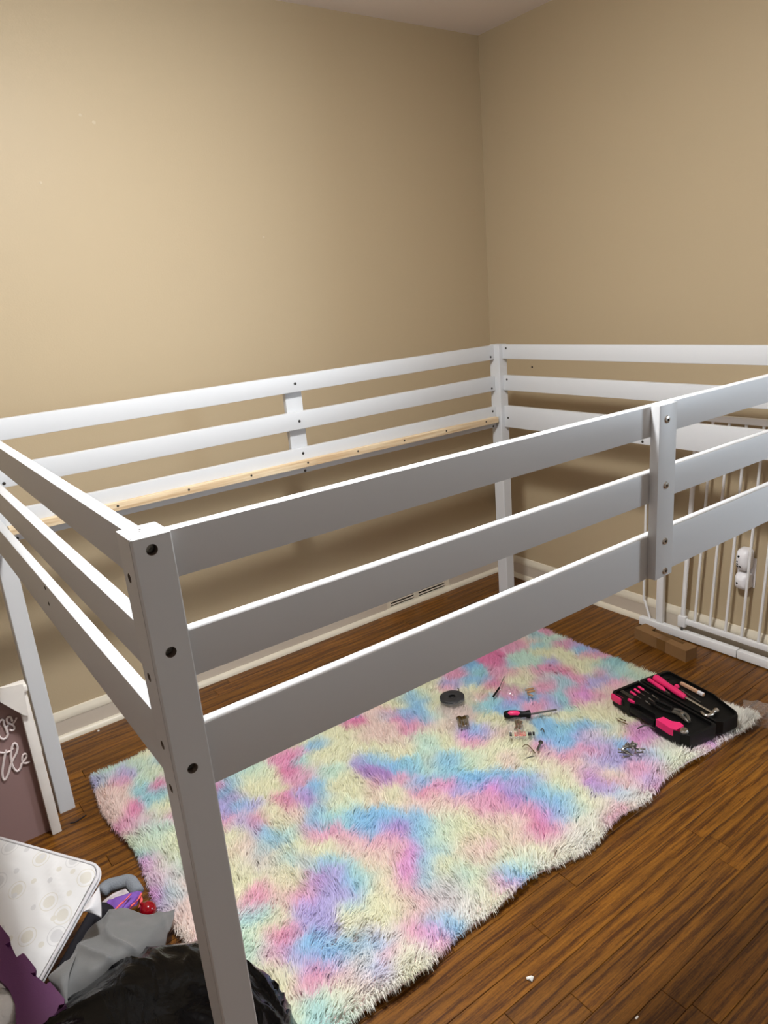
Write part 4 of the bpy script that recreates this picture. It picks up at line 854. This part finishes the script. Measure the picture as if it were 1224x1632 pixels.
fl_ = surf([[[-0.064, 0.677, 0.215], [-0.043, 0.694, 0.215], [-0.019, 0.728, 0.205]], [[-0.067, 0.657, 0.222], [-0.049, 0.663, 0.219], [-0.028, 0.683, 0.2]], [[-0.068, 0.666, 0.216], [-0.052, 0.658, 0.205], [-0.037, 0.658, 0.185]]], 14, 12)
sub(mt, 'cover_flap', MB().grid(fl_, .002), M['piping'], 'loose turned-up corner of the cover', angle=180)
# plum bundle, coloured near black for the shaded void under the mattress edge
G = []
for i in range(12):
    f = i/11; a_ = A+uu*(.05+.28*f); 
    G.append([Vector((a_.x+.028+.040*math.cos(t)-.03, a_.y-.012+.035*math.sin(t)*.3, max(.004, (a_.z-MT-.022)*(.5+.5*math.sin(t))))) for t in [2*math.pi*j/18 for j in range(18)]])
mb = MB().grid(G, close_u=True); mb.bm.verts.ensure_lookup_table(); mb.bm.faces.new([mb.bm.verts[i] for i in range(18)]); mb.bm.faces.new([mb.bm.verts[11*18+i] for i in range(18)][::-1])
o = make('plum_fabric_bundle', mb, M['plum'], angle=180); tag(o, 'plum fabric bundle, blackened for the shaded gap under the right edge of the mattress', 'fabric')
# grey cloth
G = surf([[[-0.135, 0.639, 0.13], [-0.09, 0.668, 0.135], [-0.063, 0.712, 0.125], [-0.025, 0.734, 0.115], [0.021, 0.748, 0.1], [0.063, 0.706, 0.085], [0.124, 0.707, 0.06]],
          [[-0.149, 0.601, 0.15], [-0.107, 0.611, 0.155], [-0.074, 0.628, 0.15], [-0.033, 0.642, 0.14], [0.009, 0.65, 0.125], [0.052, 0.648, 0.1], [0.107, 0.679, 0.055]],
          [[-0.161, 0.57, 0.155], [-0.124, 0.579, 0.15], [-0.087, 0.572, 0.155], [-0.043, 0.578, 0.15], [-0.0, 0.593, 0.13], [0.046, 0.621, 0.09], [0.084, 0.652, 0.045]],
          [[-0.161, 0.541, 0.13], [-0.131, 0.556, 0.125], [-0.092, 0.552, 0.13], [-0.048, 0.563, 0.12], [-0.004, 0.582, 0.1], [0.039, 0.616, 0.06], [0.069, 0.643, 0.03]]], 60, 44)
wrinkle(G, .005, 16, 3, .012, (1.0, .30), 34)
o = make('grey_cloth', MB().grid(G, .002), M['grey_cloth'], angle=180); tag(o, 'smooth grey cloth crumpled between the mattress and the black bag', 'cloth')
# folded lower end of the grey cloth hanging towards the foam tile
G = surf([[[-0.126, 0.634, 0.15], [-0.116, 0.623, 0.158], [-0.102, 0.629, 0.156]], [[-0.161, 0.605, 0.16], [-0.143, 0.578, 0.172], [-0.122, 0.583, 0.17]], [[-0.156, 0.58, 0.15], [-0.148, 0.545, 0.16], [-0.139, 0.545, 0.16]], [[-0.154, 0.559, 0.14], [-0.152, 0.528, 0.145], [-0.147, 0.521, 0.145]]], 24, 30)
wrinkle(G, .003, 25, 8)
o = make('grey_cloth_end', MB().grid(G, .002), M['grey_cloth'], angle=180); tag(o, 'folded grey cloth end touching the purple foam tile', 'cloth')
# grey fleece roll
P = spath([[0.002, 0.91, 0.035], [0.023, 0.919, 0.036], [0.049, 0.91, 0.036], [0.07, 0.9, 0.036], [0.075, 0.878, 0.034], [0.077, 0.851, 0.03]], 5)
o = make('grey_fleece_roll', MB().tube(P, [.012]+[.017]*(len(P)-2)+[.010], 14), M['grey_fleece'], angle=180); tag(o, 'rolled grey fleece edge on the floor behind the purple cloth', 'fabric')
G = wrinkle(surf([[[-0.007, 0.883, 0.03], [0.026, 0.882, 0.04], [0.055, 0.877, 0.04]], [[-0.01, 0.853, 0.035], [0.023, 0.845, 0.05], [0.057, 0.848, 0.045]], [[-0.008, 0.834, 0.03], [0.021, 0.825, 0.04], [0.057, 0.837, 0.03]]], 18, 14), .003, 40, 5)
o = make('pale_printed_cloth', MB().grid(G, .002), mat('pale_pink_print', srgb(196, 186, 190), rough=.8, var=.25, vscale=60), angle=180); tag(o, 'pale printed cloth between the fleece roll and purple cloth', 'cloth')
# purple garment with coral straps
G = wrinkle(surf([[[0.0, 0.831, 0.065], [0.024, 0.822, 0.075], [0.052, 0.819, 0.07], [0.082, 0.825, 0.05]], [[-0.017, 0.794, 0.075], [0.011, 0.767, 0.095], [0.043, 0.772, 0.085], [0.072, 0.801, 0.055]], [[-0.024, 0.778, 0.07], [0.004, 0.749, 0.085], [0.034, 0.759, 0.075], [0.059, 0.784, 0.05]]], 30, 20), .004, 30, 12, .006, (.8, -.6), 60)
g_ = thing('purple_garment', [0.018, 0.811, 0.03], 'purple garment with coral straps behind the grey cloth', 'clothing')
sub(g_, 'purple_cloth', MB().grid(G, .002), M['purple_cloth'], angle=180)
for pts in ([[-0.002, 0.748, 0.102], [0.014, 0.75, 0.11], [0.032, 0.761, 0.108], [0.048, 0.788, 0.092]], [[0.038, 0.757, 0.085], [0.057, 0.769, 0.082], [0.075, 0.801, 0.068]], [[0.059, 0.771, 0.06], [0.069, 0.785, 0.062], [0.07, 0.803, 0.062]]):
    P = spath(pts, 5); sub(g_, 'coral_strap', MB().grid([[p+Vector((-.005, -.003, -.001)) for p in P], [p+Vector((0, 0, .002)) for p in P], [p+Vector((.005, .003, -.001)) for p in P]], .0015), M['coral'], 'coral strap', angle=180)
# red ball
c = Vector([0.07, 0.732, 0.075])
rb_ = thing('red_ball', c-Vector((0, 0, .0195)), 'small shiny dark red ball between the grey cloth and the rug', 'ball')
sub(rb_, 'ball', MB().lathe([(0, -.0195)]+[(.0195*math.cos(t), .0195*math.sin(t)) for t in [-math.pi/2+math.pi*i/14 for i in range(1, 14)]]+[(0, .0195)], c, (0, 0, 1), 24), M['red'], angle=180)
sub(rb_, 'stem', MB().lathe([(.0045, .018), (.0045, .023), (.003, .024), (0, .024)], c, (-.35, .5, .6), 12), M['red'])
# purple foam tile border with dovetail teeth
FP = ((-30,1452),(0,1474),(15,1493),(16,1501),(10,1504),(8,1505),(27,1525),(36,1519),(39,1520),(57,1543),(56,1550),(49,1551),(71,1573),(76,1566),(80,1565),(103,1592),(102,1600),(94,1602),(88,1618),(60,1640),(26,1640),(24,1600),(14,1576),(0,1562),(-30,1548))
fo = make('foam_play_tile', MB().prism([[-0.2415, 0.8042, 0.226], [-0.2159, 0.7518, 0.2129], [-0.2058, 0.7153, 0.2038], [-0.2071, 0.7039, 0.201], [-0.2142, 0.7041, 0.201], [-0.2166, 0.7041, 0.201], [-0.2029, 0.6651, 0.1913], [-0.1919, 0.6667, 0.1917], [-0.1891, 0.6634, 0.1908], [-0.1779, 0.6222, 0.1806], [-0.181, 0.6143, 0.1786], [-0.1884, 0.6178, 0.1794], [-0.1731, 0.5768, 0.1692], [-0.166, 0.5817, 0.1704], [-0.1617, 0.5802, 0.1701], [-0.1476, 0.5338, 0.1584], [-0.1511, 0.5254, 0.1564], [-0.1595, 0.5284, 0.1571], [-0.1702, 0.5145, 0.1536], [-0.2031, 0.5085, 0.1521], [-0.2352, 0.53, 0.1575], [-0.2268, 0.5761, 0.169], [-0.2302, 0.6107, 0.1777], [-0.2403, 0.6369, 0.1842], [-0.2666, 0.6741, 0.1935]], (0, .003, -.012)), M['foam'], smooth=False)
tag(fo, 'dark purple interlocking foam play mat piece with jigsaw teeth at the lower left', 'foam tile')
# white fleece toy edge below the foam
c = Vector([-0.262, 0.6, 0.14]); G = []
for i in range(15):
    th = math.pi*(i+.15)/14.3; G.append([c+Vector((.050*math.sin(th)*math.cos(f), .050*math.sin(th)*math.sin(f), .045*math.cos(th)))*(1+.10*noise.noise(Vector((math.cos(f)*2, math.sin(f)*2, th*2)))) for f in [2*math.pi*j/22 for j in range(30)]])
o = make('white_fleece_bundle', MB().grid(G, close_u=True), M['plush'], angle=180); tag(o, 'white fluffy fabric bundle peeking past the purple foam tile, bottom left corner', 'fabric')
# black bin bag
bc = Vector((-.055, .325, 0)); G = []
ctrl = [.27,.275,.275,.275,.27,.28,.28,.28,.26,.24,.25,.26]
NB, NR = 150, 46
def rad(a):
    a = a % (2*math.pi); k = a/(2*math.pi)*len(ctrl); i = int(k); f = k-i; n_ = len(ctrl); p = [ctrl[(i+j-1) % n_] for j in range(4)]
    return 0.5*(2*p[1]+(p[2]-p[0])*f+(2*p[0]-5*p[1]+4*p[2]-p[3])*f*f+(3*p[1]-p[0]-3*p[2]+p[3])*f**3)
HB = .215
for i in range(NR):
    f = i/(NR-1); row = []
    for j in range(NB):
        a_ = 2*math.pi*j/NB; ph = f*math.pi*.5
        r_ = rad(a_)*math.sin(ph)**.8 if f > 0 else .001; z = HB*math.cos(ph)**.75 if f < 1 else 0.0
        q = Vector((r_*math.cos(a_), r_*math.sin(a_), z))
        rd = 1-abs(noise.noise(Vector((q.x*9+q.y*5+1.5*noise.noise(q*8), q.y*5-q.x*3, 4)))*2.0)
        k_ = .016*max(0, rd)**4*math.sin(ph)+.012*noise.noise(q*9)+.0015*noise.noise(q*24)
        edge = min(1.0, z/.03)
        q = q*(1+k_*1.6*min(1, f*3))+Vector((0, 0, k_*.5*edge)); q.z = max(q.z, .034 if (bc.x+q.x > RX0-.045 and bc.y+q.y > RY0-.045) else .001)
        row.append(bc+q)
    G.append(row)
o = make('black_bin_bag', MB().grid(G, close_u=True), M['bag'], angle=180); tag(o, 'large shiny black plastic bin bag behind the near left bed post', 'bag')
